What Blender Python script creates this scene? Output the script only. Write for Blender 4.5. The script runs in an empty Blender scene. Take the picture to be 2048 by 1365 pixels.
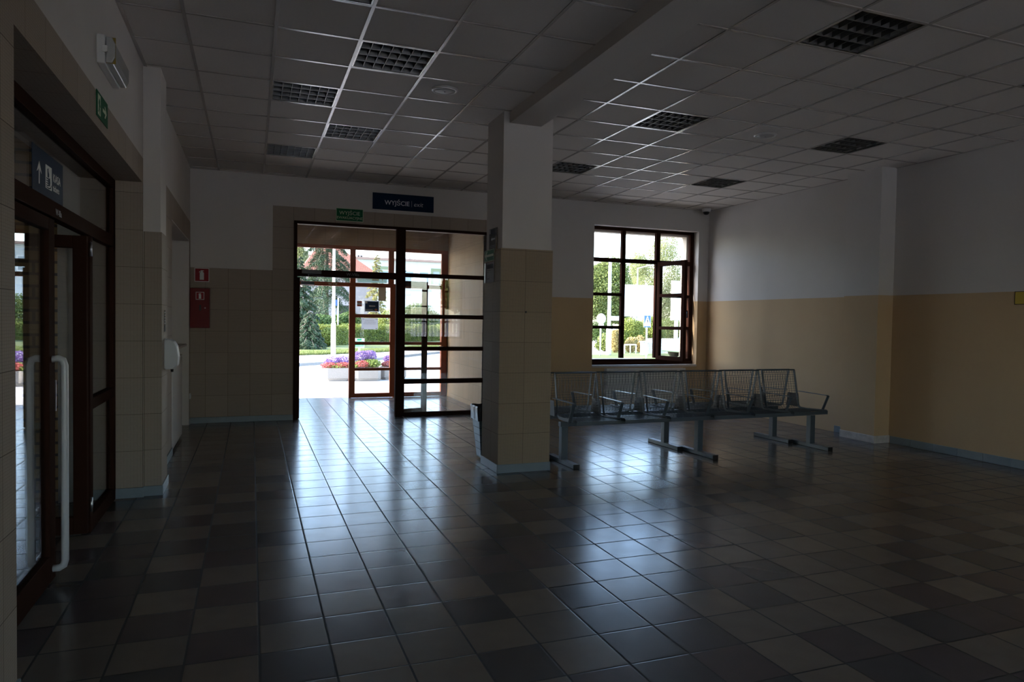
import bpy, math, random
import numpy as np
from mathutils import Vector, Matrix

C = bpy.context.scene.collection
sc = bpy.context.scene
R = math.radians

# ------------------------------------------------------------------ camera, world, sun, exposure
CAM_F, CAM_YAW, CAM_PITCH, CAM_ROLL, CAM_H = 1389.6361, 0.3588, -0.0297, 0.0158, 1.5482
def camera_axes():
    cy, sy = math.cos(CAM_YAW), math.sin(CAM_YAW)
    w = Vector((sy * math.cos(CAM_PITCH), cy * math.cos(CAM_PITCH), math.sin(CAM_PITCH)))
    r = Vector((cy, -sy, 0)); u = r.cross(w)
    return (r * math.cos(CAM_ROLL) + u * math.sin(CAM_ROLL), -r * math.sin(CAM_ROLL) + u * math.cos(CAM_ROLL), w)
AX = camera_axes()
camd = bpy.data.cameras.new('camera')
camd.sensor_width = 36; camd.lens = CAM_F / 2048 * 36; camd.clip_start = 0.05; camd.clip_end = 600
cam = bpy.data.objects.new('camera', camd); C.objects.link(cam)
m3 = Matrix((AX[0], AX[1], -AX[2])).transposed()
cam.matrix_world = Matrix.Translation((0, 0, CAM_H)) @ m3.to_4x4()
sc.camera = cam
def at(px, py, y):                       # the point seen at a spot of the photograph, at depth y
    d = AX[2] + AX[0] * ((px - 1024) / CAM_F) - AX[1] * ((py - 682.5) / CAM_F)
    t = y / d.y
    return Vector((d.x * t, y, CAM_H + d.z * t))

world = bpy.data.worlds.new('sky'); sc.world = world; world.use_nodes = True
wn = world.node_tree; bg = wn.nodes['Background']
sky = wn.nodes.new('ShaderNodeTexSky'); sky.sky_type = 'NISHITA'; sky.sun_disc = False
SUN_TO = Vector((-0.86, 0.17, 0.62)).normalized()
sky.sun_elevation = math.asin(SUN_TO.z); sky.sun_rotation = math.atan2(SUN_TO.x, SUN_TO.y)
sky.air_density = 1.0; sky.dust_density = 1.2; sky.ozone_density = 1.0
wn.links.new(sky.outputs[0], bg.inputs[0]); bg.inputs[1].default_value = 0.9
sund = bpy.data.lights.new('sun', 'SUN'); sund.energy = 9.0; sund.angle = R(0.6); sund.color = (1, .91, .79)
sun = bpy.data.objects.new('sun', sund); C.objects.link(sun)
sun.rotation_euler = (-SUN_TO).to_track_quat('-Z', 'Y').to_euler(); sun.location = (-20, 10, 20)
sc.view_settings.view_transform = 'Standard'; sc.view_settings.look = 'None'
sc.view_settings.gamma = 1; sc.view_settings.use_curve_mapping = False
sc.view_settings.exposure = 1.08
sc.cycles.use_denoising = True
sc.cycles.max_bounces = 14; sc.cycles.diffuse_bounces = 8; sc.cycles.glossy_bounces = 6; sc.cycles.transparent_max_bounces = 24
sc.cycles.sample_clamp_indirect = 6.0

# ------------------------------------------------------------------ material helpers
class NT:
    def __init__(s, name):
        s.m = bpy.data.materials.new(name); s.m.use_nodes = True
        s.t = s.m.node_tree; s.n = s.t.nodes; s.b = s.n['Principled BSDF']; s.out = s.n['Material Output']
    def new(s, typ, **kw):
        n = s.n.new('ShaderNode' + typ)
        for k, v in kw.items():
            if k.startswith('i_'):
                key = k[2:]; key = int(key) if key.isdigit() else key.replace('_', ' ')
                n.inputs[key].default_value = v
            else: setattr(n, k, v)
        return n
    def link(s, a, b): s.t.links.new(a, b)
    def math(s, op, a, b=None, clamp=False):
        n = s.n.new('ShaderNodeMath'); n.operation = op; n.use_clamp = clamp
        for i, v in enumerate((a, b)):
            if v is None: continue
            if isinstance(v, (int, float)): n.inputs[i].default_value = v
            else: s.link(v, n.inputs[i])
        return n.outputs[0]
    def mix(s, f, a, b):
        n = s.n.new('ShaderNodeMix'); n.data_type = 'RGBA'
        for sock, v in ((n.inputs[0], f), (n.inputs[6], a), (n.inputs[7], b)):
            if isinstance(v, (int, float)): sock.default_value = v
            elif isinstance(v, tuple): sock.default_value = (*v, 1)
            else: s.link(v, sock)
        return n.outputs[2]
    def base(s, col, rough=.5, metal=0, spec=.5):
        if isinstance(col, tuple): s.b.inputs['Base Color'].default_value = (*col, 1)
        else: s.link(col, s.b.inputs['Base Color'])
        s.b.inputs['Roughness'].default_value = rough; s.b.inputs['Metallic'].default_value = metal
        s.b.inputs['Specular IOR Level'].default_value = spec
        return s
    def bump(s, h, strength=.3, dist=.002):
        n = s.n.new('ShaderNodeBump'); n.inputs['Strength'].default_value = strength; n.inputs['Distance'].default_value = dist
        s.link(h, n.inputs['Height']); s.link(n.outputs[0], s.b.inputs['Normal'])
    def pos(s):
        g = s.new('NewGeometry'); x = s.new('SeparateXYZ'); s.link(g.outputs['Position'], x.inputs[0]); return g, x

def plain(name, col, rough=.5, metal=0, spec=.5, noise=0.0, scale=20, bump=0.0):
    t = NT(name)
    if noise or bump:
        co = t.new('TexCoord'); nz = t.new('TexNoise', i_Scale=scale, i_Detail=4.0); t.link(co.outputs['Object'], nz.inputs['Vector'])
        f = t.math('MULTIPLY_ADD', nz.outputs[0], 2.0); f.node.inputs[2].default_value = -1.0
        lo = tuple(c * (1 - noise) for c in col); hi = tuple(min(1, c * (1 + noise)) for c in col)
        t.base(t.mix(nz.outputs[0], lo, hi), rough, metal, spec)
        if bump: t.bump(nz.outputs[0], bump, .004)
    else: t.base(col, rough, metal, spec)
    return t.m

def glass_mat(name, tint=(.96, .96, .955)):
    t = NT(name)
    tr = t.new('BsdfTransparent'); tr.inputs[0].default_value = (*tint, 1)
    gl = t.new('BsdfGlossy'); gl.inputs['Roughness'].default_value = .0
    lw = t.new('LayerWeight'); lw.inputs[0].default_value = .5
    f = t.math('POWER', lw.outputs['Facing'], 5.0); f = t.math('MULTIPLY', f, .93); f = t.math('ADD', f, .045, True)
    mx = t.new('MixShader'); t.link(f, mx.inputs[0]); t.link(tr.outputs[0], mx.inputs[1]); t.link(gl.outputs[0], mx.inputs[2])
    t.link(mx.outputs[0], t.out.inputs[0])
    return t.m

def wall_tile(name, uoff=0.0, fine=(24, 1), col=(.40, .328, .262), tile=.30, row=.31, zoff=.085, rough=.65):
    """30 cm wall tiles with a fine embossed weave; u runs along whichever way the wall faces"""
    t = NT(name); g, p = t.pos()
    nn = t.new('SeparateXYZ'); t.link(g.outputs['Normal'], nn.inputs[0])
    ax = t.math('GREATER_THAN', t.math('ABSOLUTE', nn.outputs[0]), .5)
    u = t.math('ADD', t.math('MULTIPLY', p.outputs[1], ax), t.math('MULTIPLY', p.outputs[0], t.math('SUBTRACT', 1.0, ax)))
    az = t.math('GREATER_THAN', t.math('ABSOLUTE', nn.outputs[2]), .5)
    v = t.math('ADD', t.math('MULTIPLY', p.outputs[2], t.math('SUBTRACT', 1.0, az)), t.math('MULTIPLY', p.outputs[1], az))
    def cell(x, off, size, w):                       # 1 on a joint line
        q = t.math('DIVIDE', t.math('SUBTRACT', x, off), size)
        fr = t.math('FRACT', q)
        d = t.math('MINIMUM', fr, t.math('SUBTRACT', 1.0, fr))
        return t.math('LESS_THAN', t.math('MULTIPLY', d, size), w), t.math('FLOOR', q)
    ju, iu = cell(u, uoff, tile, .0016); jv, iv = cell(v, zoff, row, .0016)
    joint = t.math('MAXIMUM', ju, jv)
    fu, _ = cell(u, uoff, tile / fine[0], .0011); fv, _ = cell(v, zoff, row / 24, .0011)
    if fine[1]: f = t.math('MAXIMUM', fu, fv)
    else: f = fv
    nz = t.new('TexNoise', i_Scale=90.0, i_Detail=3.0); t.link(g.outputs['Position'], nz.inputs['Vector'])
    wn_ = t.new('TexWhiteNoise', noise_dimensions='2D'); cb = t.new('CombineXYZ'); t.link(iu, cb.inputs[0]); t.link(iv, cb.inputs[1]); t.link(cb.outputs[0], wn_.inputs['Vector'])
    c1 = t.mix(wn_.outputs[0], tuple(c * .93 for c in col), tuple(c * 1.06 for c in col))
    nzl = t.math('MULTIPLY', nz.outputs[0], .35)
    c2 = t.mix(nzl, c1, tuple(c * .62 for c in col))
    c3 = t.mix(t.math('MULTIPLY', f, .45), c2, tuple(c * .55 for c in col))
    c4 = t.mix(joint, c3, (.10, .075, .055))
    t.base(c4, rough, 0, .1)
    h = t.math('SUBTRACT', t.math('MULTIPLY', nz.outputs[0], .5), t.math('ADD', f, t.math('MULTIPLY', joint, 2.0)))
    t.bump(h, .35, .0015)
    return t.m

def floor_mat(name, size=.3144, x0=.0399, y0=4.2802):
    t = NT(name); g, p = t.pos()
    def cell(x, off, w):
        q = t.math('DIVIDE', t.math('SUBTRACT', x, off), size); fr = t.math('FRACT', q)
        d = t.math('MULTIPLY', t.math('MINIMUM', fr, t.math('SUBTRACT', 1.0, fr)), size)
        return d, t.math('FLOOR', q)
    du, iu = cell(p.outputs[0], x0, 0); dv, iv = cell(p.outputs[1], y0, 0)
    d = t.math('MINIMUM', du, t.math('MULTIPLY', dv, 1.15))
    joint = t.math('LESS_THAN', d, .0049)
    cb = t.new('CombineXYZ'); t.link(iu, cb.inputs[0]); t.link(iv, cb.inputs[1])
    w1 = t.new('TexWhiteNoise', noise_dimensions='2D'); t.link(cb.outputs[0], w1.inputs['Vector'])
    sp = t.new('SeparateColor'); t.link(w1.outputs['Color'], sp.inputs[0])
    par = t.math('FLOORED_MODULO', t.math('ADD', iu, iv), 2.0)
    flip = t.math('GREATER_THAN', sp.outputs[0], .80)
    par = t.math('ABSOLUTE', t.math('SUBTRACT', par, flip))
    dark = t.mix(t.math('GREATER_THAN', sp.outputs[1], .55), (.082, .081, .083), (.108, .088, .088))
    tan = t.mix(sp.outputs[1], (.225, .185, .145), (.172, .152, .128))
    col = t.mix(par, dark, tan)
    nz = t.new('TexNoise', i_Scale=7.0, i_Detail=5.0); t.link(g.outputs['Position'], nz.inputs['Vector'])
    n2 = t.new('TexNoise', i_Scale=60.0, i_Detail=2.0); t.link(g.outputs['Position'], n2.inputs['Vector'])
    col = t.mix(t.math('MULTIPLY', nz.outputs[0], .35), col, (.05, .045, .042))
    col = t.mix(joint, col, (.008, .007, .006))
    t.base(col, .3)
    rg = t.math('ADD', t.math('MULTIPLY', nz.outputs[0], .12), .15)
    rg = t.math('ADD', rg, t.math('MULTIPLY', joint, .5)); t.link(rg, t.b.inputs['Roughness'])
    edge = t.math('MINIMUM', t.math('DIVIDE', d, .009), 1.0)
    h = t.math('ADD', edge, t.math('MULTIPLY', n2.outputs[0], .05))
    t.bump(h, .35, .0018)
    return t.m

def plaster(name, col, split=None, low=None):
    t = NT(name); g, p = t.pos()
    nz = t.new('TexNoise', i_Scale=2.2, i_Detail=6.0); t.link(g.outputs['Position'], nz.inputs['Vector'])
    n2 = t.new('TexNoise', i_Scale=160.0, i_Detail=2.0); t.link(g.outputs['Position'], n2.inputs['Vector'])
    c = t.mix(nz.outputs[0], tuple(v * .93 for v in col), tuple(min(1, v * 1.05) for v in col))
    if split is not None:
        wob = t.math('MULTIPLY', nz.outputs[0], .006)
        lowc = t.mix(nz.outputs[0], tuple(v * .92 for v in low), tuple(v * 1.06 for v in low))
        c = t.mix(t.math('LESS_THAN', t.math('ADD', p.outputs[2], wob), split + .003), c, lowc)
    t.base(c, .75, 0, .3); t.bump(n2.outputs[0], .12, .002)
    return t.m

def leaf_mat(name, a, b, scale=1.5, trans=.25):
    t = NT(name); g, p = t.pos()
    nz = t.new('TexNoise', i_Scale=scale, i_Detail=3.0); t.link(g.outputs['Position'], nz.inputs['Vector'])
    c = t.mix(nz.outputs[0], a, b); t.base(c, .55, 0, .25)
    tl = t.new('BsdfTranslucent'); t.link(c, tl.inputs[0])
    mx = t.new('MixShader'); mx.inputs[0].default_value = trans
    t.link(t.b.outputs[0], mx.inputs[1]); t.link(tl.outputs[0], mx.inputs[2]); t.link(mx.outputs[0], t.out.inputs[0])
    return t.m

M = {}
M['white'] = plaster('white_plaster', (.62, .575, .53))
M['twotone'] = plaster('white_and_ochre_plaster', (.58, .55, .525), 1.957, (.52, .37, .215))
M['ceiling'] = plain('ceiling_board', (.60, .555, .51), .85, noise=.05, scale=60, bump=.12)
M['grid'] = plain('white_enamelled_grid', (.43, .395, .36), .22, 0, .6)
M['tile_back'] = wall_tile('beige_wall_tile', .28, (24, 0))
M['tile_left'] = wall_tile('beige_wall_tile_ridged', .05, (12, 1))
M['tile_col'] = wall_tile('beige_mosaic_tile', .20, (24, 1), col=(.40, .31, .215))
M['tile_vest'] = wall_tile('light_beige_tile', .1, (24, 0), col=(.305, .228, .15))
M['floor'] = floor_mat('floor_tile')
M['skirt'] = plain('blue_grey_skirting_tile', (.22, .27, .30), .35, noise=.12, scale=9)
M['brown'] = plain('dark_brown_frame', (.036, .016, .011), .6, 0, .004, noise=.15, scale=6)
M['redbrown'] = plain('red_brown_frame', (.24, .075, .038), .5, 0, .05, noise=.12, scale=6)
M['glass'] = glass_mat('clear_glass')
M['bench'] = plain('blue_grey_metal', (.085, .106, .122), .36, .2, .5)
M['plate'] = plain('dark_plate', (.035, .038, .042), .45)
M['wire'] = plain('dark_wire', (.075, .085, .095), .40, .35, .5)
M['silver'] = plain('bright_steel', (.55, .56, .57), .28, 1.0)
M['alu'] = plain('louver_aluminium', (.12, .118, .112), .42, .45)
M['black'] = plain('black_plastic', (.012, .012, .013), .35)
M['enamel'] = plain('white_enamel', (.66, .65, .62), .3)
M['wplastic'] = plain('white_plastic', (.62, .63, .64), .28)
M['lampcover'] = plain('clear_grey_cover', (.42, .42, .40), .15)
M['yellow'] = plain('yellow_plastic', (.50, .36, .03), .4)
M['seal'] = plain('ochre_seal', (.30, .20, .03), .5)
M['red'] = plain('red_enamel', (.17, .006, .008), .45, 0, .3)
M['redsign'] = plain('red_sign', (.30, .01, .015), .5, 0, .3)
M['signwhite'] = plain('sign_white', (.72, .72, .70), .45)
M['bluesign'] = plain('dark_blue_sign', (.0045, .02, .052), .6, 0, .1)
M['green'] = plain('green_sign', (.008, .115, .045), .6, 0, .12)
M['glow'] = plain('pale_luminous_sign', (.55, .62, .42), .5)
def thin_paper(name, col, tr):
    t = NT(name); t.base(col, .8); tl = t.new('BsdfTranslucent'); tl.inputs[0].default_value = (*col, 1); mx = t.new('MixShader'); mx.inputs[0].default_value = tr
    t.link(t.b.outputs[0], mx.inputs[1]); t.link(tl.outputs[0], mx.inputs[2]); t.link(mx.outputs[0], t.out.inputs[0]); return t.m
M['paper'] = thin_paper('paper', (.66, .66, .68), .5)
M['greyink'] = plain('grey_ink', (.32, .32, .34), .7)
M['dark'] = plain('dark_ink', (.02, .02, .024), .7, 0, .1)
M['brownpaper'] = thin_paper('brown_paper', (.30, .25, .19), .5)
M['orange'] = thin_paper('orange_paper', (.75, .28, .16), .7)
M['poster'] = thin_paper('navy_poster', (.05, .095, .17), .55)
M['posterwhite'] = thin_paper('poster_white', (.62, .62, .62), .45)
M['dgrey'] = plain('dark_grey_card', (.05, .04, .037), .6, 0, .15)
M['acryl'] = glass_mat('acrylic_sleeve', (.95, .95, .95))
M['bag'] = plain('dark_bin_liner', (.030, .030, .036), .28, 0, .5, noise=.4, scale=25, bump=.6)
M['bagclear'] = plain('pale_blue_bin_mesh', (.30, .42, .47), .35, 0, .5, noise=.2, scale=12)
M['rim'] = plain('lamp_rim_steel', (.24, .235, .23), .25, .9)
M['tube'] = plain('lamp_tube', (.70, .70, .70), .3)
M['steelhandle'] = plain('white_lacquer_handle', (.60, .60, .60), .3)

# ------------------------------------------------------------------ mesh helpers
class MB:
    def __init__(s): s.v = []; s.f = []; s.mi = []; s.sm = []
    def add(s, verts, faces, m=0, smooth=False):
        k = len(s.v); s.v += [tuple(p) for p in verts]
        for f in faces: s.f.append(tuple(i + k for i in f)); s.mi.append(m); s.sm.append(smooth)
        return s
    def box(s, x0, x1, y0, y1, z0, z1, m=0):
        v = [(x0, y0, z0), (x1, y0, z0), (x1, y1, z0), (x0, y1, z0), (x0, y0, z1), (x1, y0, z1), (x1, y1, z1), (x0, y1, z1)]
        return s.add(v, [(0, 3, 2, 1), (4, 5, 6, 7), (0, 1, 5, 4), (1, 2, 6, 5), (2, 3, 7, 6), (3, 0, 4, 7)], m)
    def bar(s, p, q, w, h, up=(0, 0, 1), m=0):
        p, q = Vector(p), Vector(q); d = (q - p).normalized(); up = Vector(up)
        a = d.cross(up)
        if a.length < 1e-5: a = d.cross(Vector((1, 0, 0)))
        a.normalize(); b = a.cross(d).normalized(); a *= w / 2; b *= h / 2
        v = [p - a - b, p + a - b, p + a + b, p - a + b, q - a - b, q + a - b, q + a + b, q - a + b]
        return s.add(v, [(0, 3, 2, 1), (4, 5, 6, 7), (0, 1, 5, 4), (1, 2, 6, 5), (2, 3, 7, 6), (3, 0, 4, 7)], m)
    def strip(s, pts, side, w, th, m=0):               # a flat bar following pts, w wide along side, th thick
        side = Vector(side).normalized() * (w / 2); pts = [Vector(p) for p in pts]; v = []; f = []
        for i, p in enumerate(pts):
            d = (pts[min(i + 1, len(pts) - 1)] - pts[max(i - 1, 0)]).normalized()
            n = d.cross(side).normalized() * (th / 2)
            v += [p - side - n, p + side - n, p + side + n, p - side + n]
        for i in range(len(pts) - 1):
            a = i * 4
            for j in range(4): f.append((a + j, a + (j + 1) % 4, a + 4 + (j + 1) % 4, a + 4 + j))
        f.append((3, 2, 1, 0)); e = len(v) - 4; f.append((e, e + 1, e + 2, e + 3))
        return s.add(v, f, m)
    def tube(s, pts, r, n=8, m=0, smooth=True, closed=False):
        pts = [Vector(p) for p in pts]; v = []; f = []; N = len(pts); rr = r if isinstance(r, (list, tuple)) else [r] * N
        prev = None
        for i, p in enumerate(pts):
            if closed: d = pts[(i + 1) % N] - pts[i - 1]
            else: d = pts[min(i + 1, N - 1)] - pts[max(i - 1, 0)]
            d.normalize()
            if prev is None: a = d.orthogonal().normalized()
            else:
                a = prev - d * prev.dot(d); a = a.normalized() if a.length > 1e-6 else d.orthogonal().normalized()
            prev = a; b = d.cross(a)
            for k in range(n):
                t = 2 * math.pi * k / n; v.append(p + (a * math.cos(t) + b * math.sin(t)) * rr[i])
        for i in range(N if closed else N - 1):
            for k in range(n):
                j = (i + 1) % N
                f.append((i * n + k, i * n + (k + 1) % n, j * n + (k + 1) % n, j * n + k))
        if not closed: f.append(tuple(range(n - 1, -1, -1))); f.append(tuple((N - 1) * n + k for k in range(n)))
        return s.add(v, f, m, smooth)
    def lathe(s, prof, c=(0, 0, 0), n=24, m=0, smooth=True, axis='z'):
        v = []; f = []; c = Vector(c)
        for (r, z) in prof:
            for k in range(n):
                t = 2 * math.pi * k / n; q = (r * math.cos(t), r * math.sin(t), z)
                if axis == 'x': q = (z, q[0], q[1])
                if axis == 'y': q = (q[0], z, q[1])
                v.append(c + Vector(q))
        for i in range(len(prof) - 1):
            for k in range(n): f.append((i * n + k, i * n + (k + 1) % n, (i + 1) * n + (k + 1) % n, (i + 1) * n + k))
        f.append(tuple(range(n - 1, -1, -1))); f.append(tuple((len(prof) - 1) * n + k for k in range(n)))
        return s.add(v, f, m, smooth)
    def prism(s, poly, d, m=0):                        # poly: 3D points in a plane; d: extrusion
        d = Vector(d); n = len(poly); v = [Vector(p) for p in poly]; v += [p + d for p in v]
        f = [tuple(range(n - 1, -1, -1)), tuple(range(n, 2 * n))] + [(i, (i + 1) % n, n + (i + 1) % n, n + i) for i in range(n)]
        return s.add(v, f, m)
    def quad(s, a, b, c, d, m=0): return s.add([a, b, c, d], [(0, 1, 2, 3)], m)
    def build(s, name, mats, parent=None, loc=(0, 0, 0), rotz=0, bevel=0, coll=True):
        me = bpy.data.meshes.new(name); loc = Vector(loc)
        me.from_pydata([tuple(Vector(p)) for p in s.v], [], s.f)
        for m in (mats if isinstance(mats, (list, tuple)) else [mats]): me.materials.append(M[m] if isinstance(m, str) else m)
        me.polygons.foreach_set('material_index', s.mi); me.polygons.foreach_set('use_smooth', s.sm); me.update()
        o = bpy.data.objects.new(name, me); C.objects.link(o); o.location = loc; o.rotation_euler = (0, 0, rotz)
        if parent: o.parent = parent
        if bevel:
            b = o.modifiers.new('bevel', 'BEVEL'); b.width = bevel; b.segments = 2; b.limit_method = 'ANGLE'; b.angle_limit = R(40)
        return o

def shift(mb, d):
    mb.v = [tuple(Vector(p) + Vector(d)) for p in mb.v]; return mb
def tag(o, label=None, cat=None, group=None, kind=None):
    if label: o['label'] = label
    if cat: o['category'] = cat
    if group: o['group'] = group
    if kind: o['kind'] = kind
    return o
def thing(name, label, cat, loc=(0, 0, 0), rotz=0, group=None):
    o = bpy.data.objects.new(name, None); C.objects.link(o); o.location = loc; o.rotation_euler = (0, 0, rotz)
    o.empty_display_size = .1
    return tag(o, label, cat, group)
def struct(name, mb, mats, **kw):
    o = mb.build(name, mats, **kw); o['kind'] = 'structure'; return o
def struct_root(name, loc=(0, 0, 0), rotz=0):
    o = bpy.data.objects.new(name, None); C.objects.link(o); o.location = loc; o.rotation_euler = (0, 0, rotz); o['kind'] = 'structure'; return o
def copy_tree(o, parent=None):
    c = o.copy(); C.objects.link(c); c.parent = parent
    for ch in list(o.children): copy_tree(ch, c)
    return c

def text_mesh(name, s, size, mats, parent, o, ex, ey, depth=.001, align='CENTER', shear=0, bold=0.0, sx=1.0):
    """lettering as a thin mesh: o = centre of the baseline, ex/ey = reading and up directions"""
    cu = bpy.data.curves.new(name, 'FONT'); cu.body = s; cu.size = size; cu.align_x = align; cu.shear = shear; cu.offset = bold; cu.extrude = depth
    cu.resolution_u = 3
    tmp = bpy.data.objects.new(name, cu); C.objects.link(tmp)
    dg = bpy.context.evaluated_depsgraph_get(); me = bpy.data.meshes.new_from_object(tmp.evaluated_get(dg))
    bpy.data.objects.remove(tmp); bpy.data.curves.remove(cu)
    ex, ey = Vector(ex).normalized(), Vector(ey).normalized(); ez = ex.cross(ey); o = Vector(o)
    for v in me.vertices:
        c = v.co; v.co = o + ex * (c.x * sx) + ey * c.y + ez * c.z
    me.materials.clear(); me.materials.append(M[mats])
    ob = bpy.data.objects.new(name, me); C.objects.link(ob); ob.parent = parent
    return ob

class Face:
    """a flat sign: lay shapes on it in its own plane (a across, b up), n points to the reader"""
    def __init__(s, o, ex, ey): s.o, s.ex, s.ey = Vector(o), Vector(ex).normalized(), Vector(ey).normalized(); s.n = s.ex.cross(s.ey)
    def p(s, a, b, h=0): return s.o + s.ex * a + s.ey * b + s.n * h
    def plate(s, mb, a0, a1, b0, b1, h0, h1, m=0): return mb.prism([s.p(a0, b0, h0), s.p(a1, b0, h0), s.p(a1, b1, h0), s.p(a0, b1, h0)], s.n * (h1 - h0), m)
    def poly(s, mb, pts, h0, h1, m=0): return mb.prism([s.p(a, b, h0) for a, b in pts], s.n * (h1 - h0), m)

# ------------------------------------------------------------------ room dimensions
H = 3.6345
XL, XR, YB, YR = -.86, 7.95, 10.87, -4.8
GX, GY = .7544, 5.3432                                   # ceiling grid origin
BAND = .06

# floor (hall, entrance lobby, left lobby)
fm = MB(); fm.quad((-3.4, YR, 0), (XR + .3, YR, 0), (XR + .3, YB, 0), (-3.4, YB, 0)); fm.quad((.4, YB, 0), (3.75, YB, 0), (3.75, 13.72, 0), (.4, 13.72, 0))
fm.box(-3.4, XR + .3, YR, YB, -.2, -.004); fm.box(.4, 3.75, YB, 13.72, -.2, -.004)
struct('floor', fm, 'floor')

# ---- ceiling boards, leaving out the cells of the recessed lights
LIGHTS = [(-1, -2), (0, 0), (-1, 2), (0, 4), (-1, 6), (5, -3), (5, 1), (5, 5), (9, -3), (9, 1), (9, 5)]
HIDDEN = [(0, -4), (5, -7), (9, -7), (-1, -6), (0, -8), (5, -11), (9, -11)]
cm = MB(); gm = MB()
def cut(lo, hi, a, b): return max(lo, a), min(hi, b)
zones = [(-.90, 2.41), (2.75, XR + .02)]
for i in range(-4, 14):
    for j in range(-17, 11):
        if (i, j) in LIGHTS or (i, j) in HIDDEN: continue
        y0, y1 = cut(YR, YB, GY + j * .6, GY + (j + 1) * .6)
        zs = zones if y0 < 6.60 else [(-.90, XR + .02)]
        for (a, b) in zs:
            x0, x1 = cut(a, b, GX + i * .6, GX + (i + 1) * .6)
            if x1 - x0 > .001 and y1 - y0 > .001: cm.quad((x0, y0, H), (x0, y1, H), (x1, y1, H), (x1, y0, H))
struct('ceiling', cm, 'ceiling')
for i in range(-4, 14):
    x = GX + i * .6
    if -.85 < x < XR:
        if 2.41 < x < 2.75: gm.box(x - .012, x + .012, 7.1, YB, H - .006, H + .02)
        else: gm.box(x - .012, x + .012, YR, YB, H - .006, H + .02)
for j in range(-17, 11):
    y = GY + j * .6
    if YR < y < YB:
        if y < 6.59:
            for a, b in zones: gm.box(max(a, -.85), b, y - .012, y + .012, H - .0055, H + .02)
        else: gm.box(-.85, XR, y - .012, y + .012, H - .0055, H + .02)
for (x0, x1, y0, y1) in ((-.83, XR, YB - .022, YB), (XR - .022, XR, YR, YB), (-.855, -.83, YR, YB)): gm.box(x0, x1, y0, y1, H - .005, H + .02)
struct('trim_1', gm, 'grid')                              # metal suspension grid of the ceiling
rm = MB(); rm.box(-3.5, XR + .5, YR - .4, YB + .42, H + .35, H + .6); struct('roof_slab', rm, 'white')

# ---- walls
wl = MB()
wl.box(-1.65, XL, YR, 3.205, 2.86, H + .3, 0); wl.box(-1.65, XL, YR, 3.205, 0, 2.86, 1)
wl.box(-1.65, XL, 3.205, 6.57, 2.86, H + .3, 0); wl.box(-1.35, XL, 3.205, 6.57, 2.655, 2.86, 1)
wl.box(-1.14, XL, 6.57, 6.605, 0, 2.86, 1); wl.box(-1.14, XL, 6.57, 6.605, 2.86, H + .3, 0)
wl.box(-1.14, -.84, 6.605, 7.02, 0, H + .3, 0)
wl.box(-1.65, -.82, 7.02, 8.45, 0, 2.87, 1); wl.box(-1.65, -.822, 7.02, YB, 2.87, H + .3, 0)
wl.box(-1.65, -.82, 8.45, 10.74, 2.60, 2.87, 1); wl.box(-1.65, -.82, 10.74, YB + .1, 0, 2.87, 1)
wl.box(-1.65, -1.12, 8.45, 10.74, 0, 2.60, 0); wl.box(-1.12, -.824, 10.725, 10.745, 0, 2.60, 0); wl.box(-1.12, -.824, 8.445, 8.465, 0, 2.60, 0); wl.box(-1.12, -.824, 8.45, 10.74, 2.585, 2.605, 0)
struct('wall_left', wl, ['white', 'tile_left'])
wp = MB(); wp.box(-.858, -.718, 6.600, 7.02, 0, 2.25, 1); wp.box(-.845, -.728, 6.607, 7.01, 2.25, H + .2, 0)
struct('pilaster', wp, ['white', 'tile_left'])

wb = MB(); YO = 11.32
def wbx(x0, x1, z0, z1, m, y0=YB, y1=YO): wb.box(x0, x1, y0, y1, z0, z1, m)
wbx(-1.65, .285, 0, 2.232, 1); wbx(-1.65, .285, 2.232, H + .3, 0); wbx(.285, .585, 0, 3.185, 1)
wbx(.285, 3.74, 3.185, H + .3, 0); wbx(.585, 3.70, 2.985, 3.185, 1); wbx(3.70, 3.74, 0, 3.185, 1)
WX0, WX1, WZ0, WZ1 = 5.575, 7.735, .785, 3.24
wbx(3.74, WX0, 0, H + .3, 2); wbx(WX1, XR + .4, 0, H + .3, 2); wbx(WX0, WX1, 0, WZ0, 2); wbx(WX0, WX1, WZ1, H + .3, 2)
struct('wall_back', wb, ['white', 'tile_back', 'twotone'])

wr = MB(); wr.box(XR, XR + .4, YR, YB, 0, H + .3); wr.box(7.69, XR + .01, 6.86, 7.42, 0.0, H + .2)
struct('wall_right', wr, 'twotone')
# skirtings
bb = MB()
bb.box(-.82, .585, YB - .012, YB, 0, .085); struct('baseboard_back', bb, 'skirt', bevel=.004)
bb = MB(); bb.box(3.74, XR, YB - .012, YB, 0, .085); struct('baseboard_window_side', bb, 'skirt', bevel=.004)
bb = MB(); bb.box(-.87, -.848, 2.0, 3.215, 0, .10); bb.box(-1.12, -.848, 6.558, 6.57, 0, .085); bb.box(-.86, -.706, 6.588, 6.600, 0, .085); bb.box(-.718, -.706, 6.6, 7.03, 0, .085); bb.box(-.82, -.808, 7.03, 8.45, 0, .085); bb.box(-.82, -.808, 10.74, YB, 0, .085)
struct('baseboard_left', bb, 'skirt', bevel=.004)
bb = MB()
for k in range(40):
    y0 = YR + k * .3145
    for a, b in ((y0, y0 + .3115),):
        if b < 6.86 or (a > 7.42 and b < YB): bb.box(XR - .013, XR, a, b, 0, .095)
struct('baseboard_right', bb, 'skirt', bevel=.004)
pb = MB(); pb.box(7.676, 7.69, 6.846, 7.42, 0, .10); pb.box(7.69, XR, 6.846, 6.86, 0, .10)
struct('trim_2', pb, plain('worn_white_stone', (.50, .47, .44), .6, noise=.45, scale=14), bevel=.004)   # worn stone plinth of the pilaster

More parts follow.
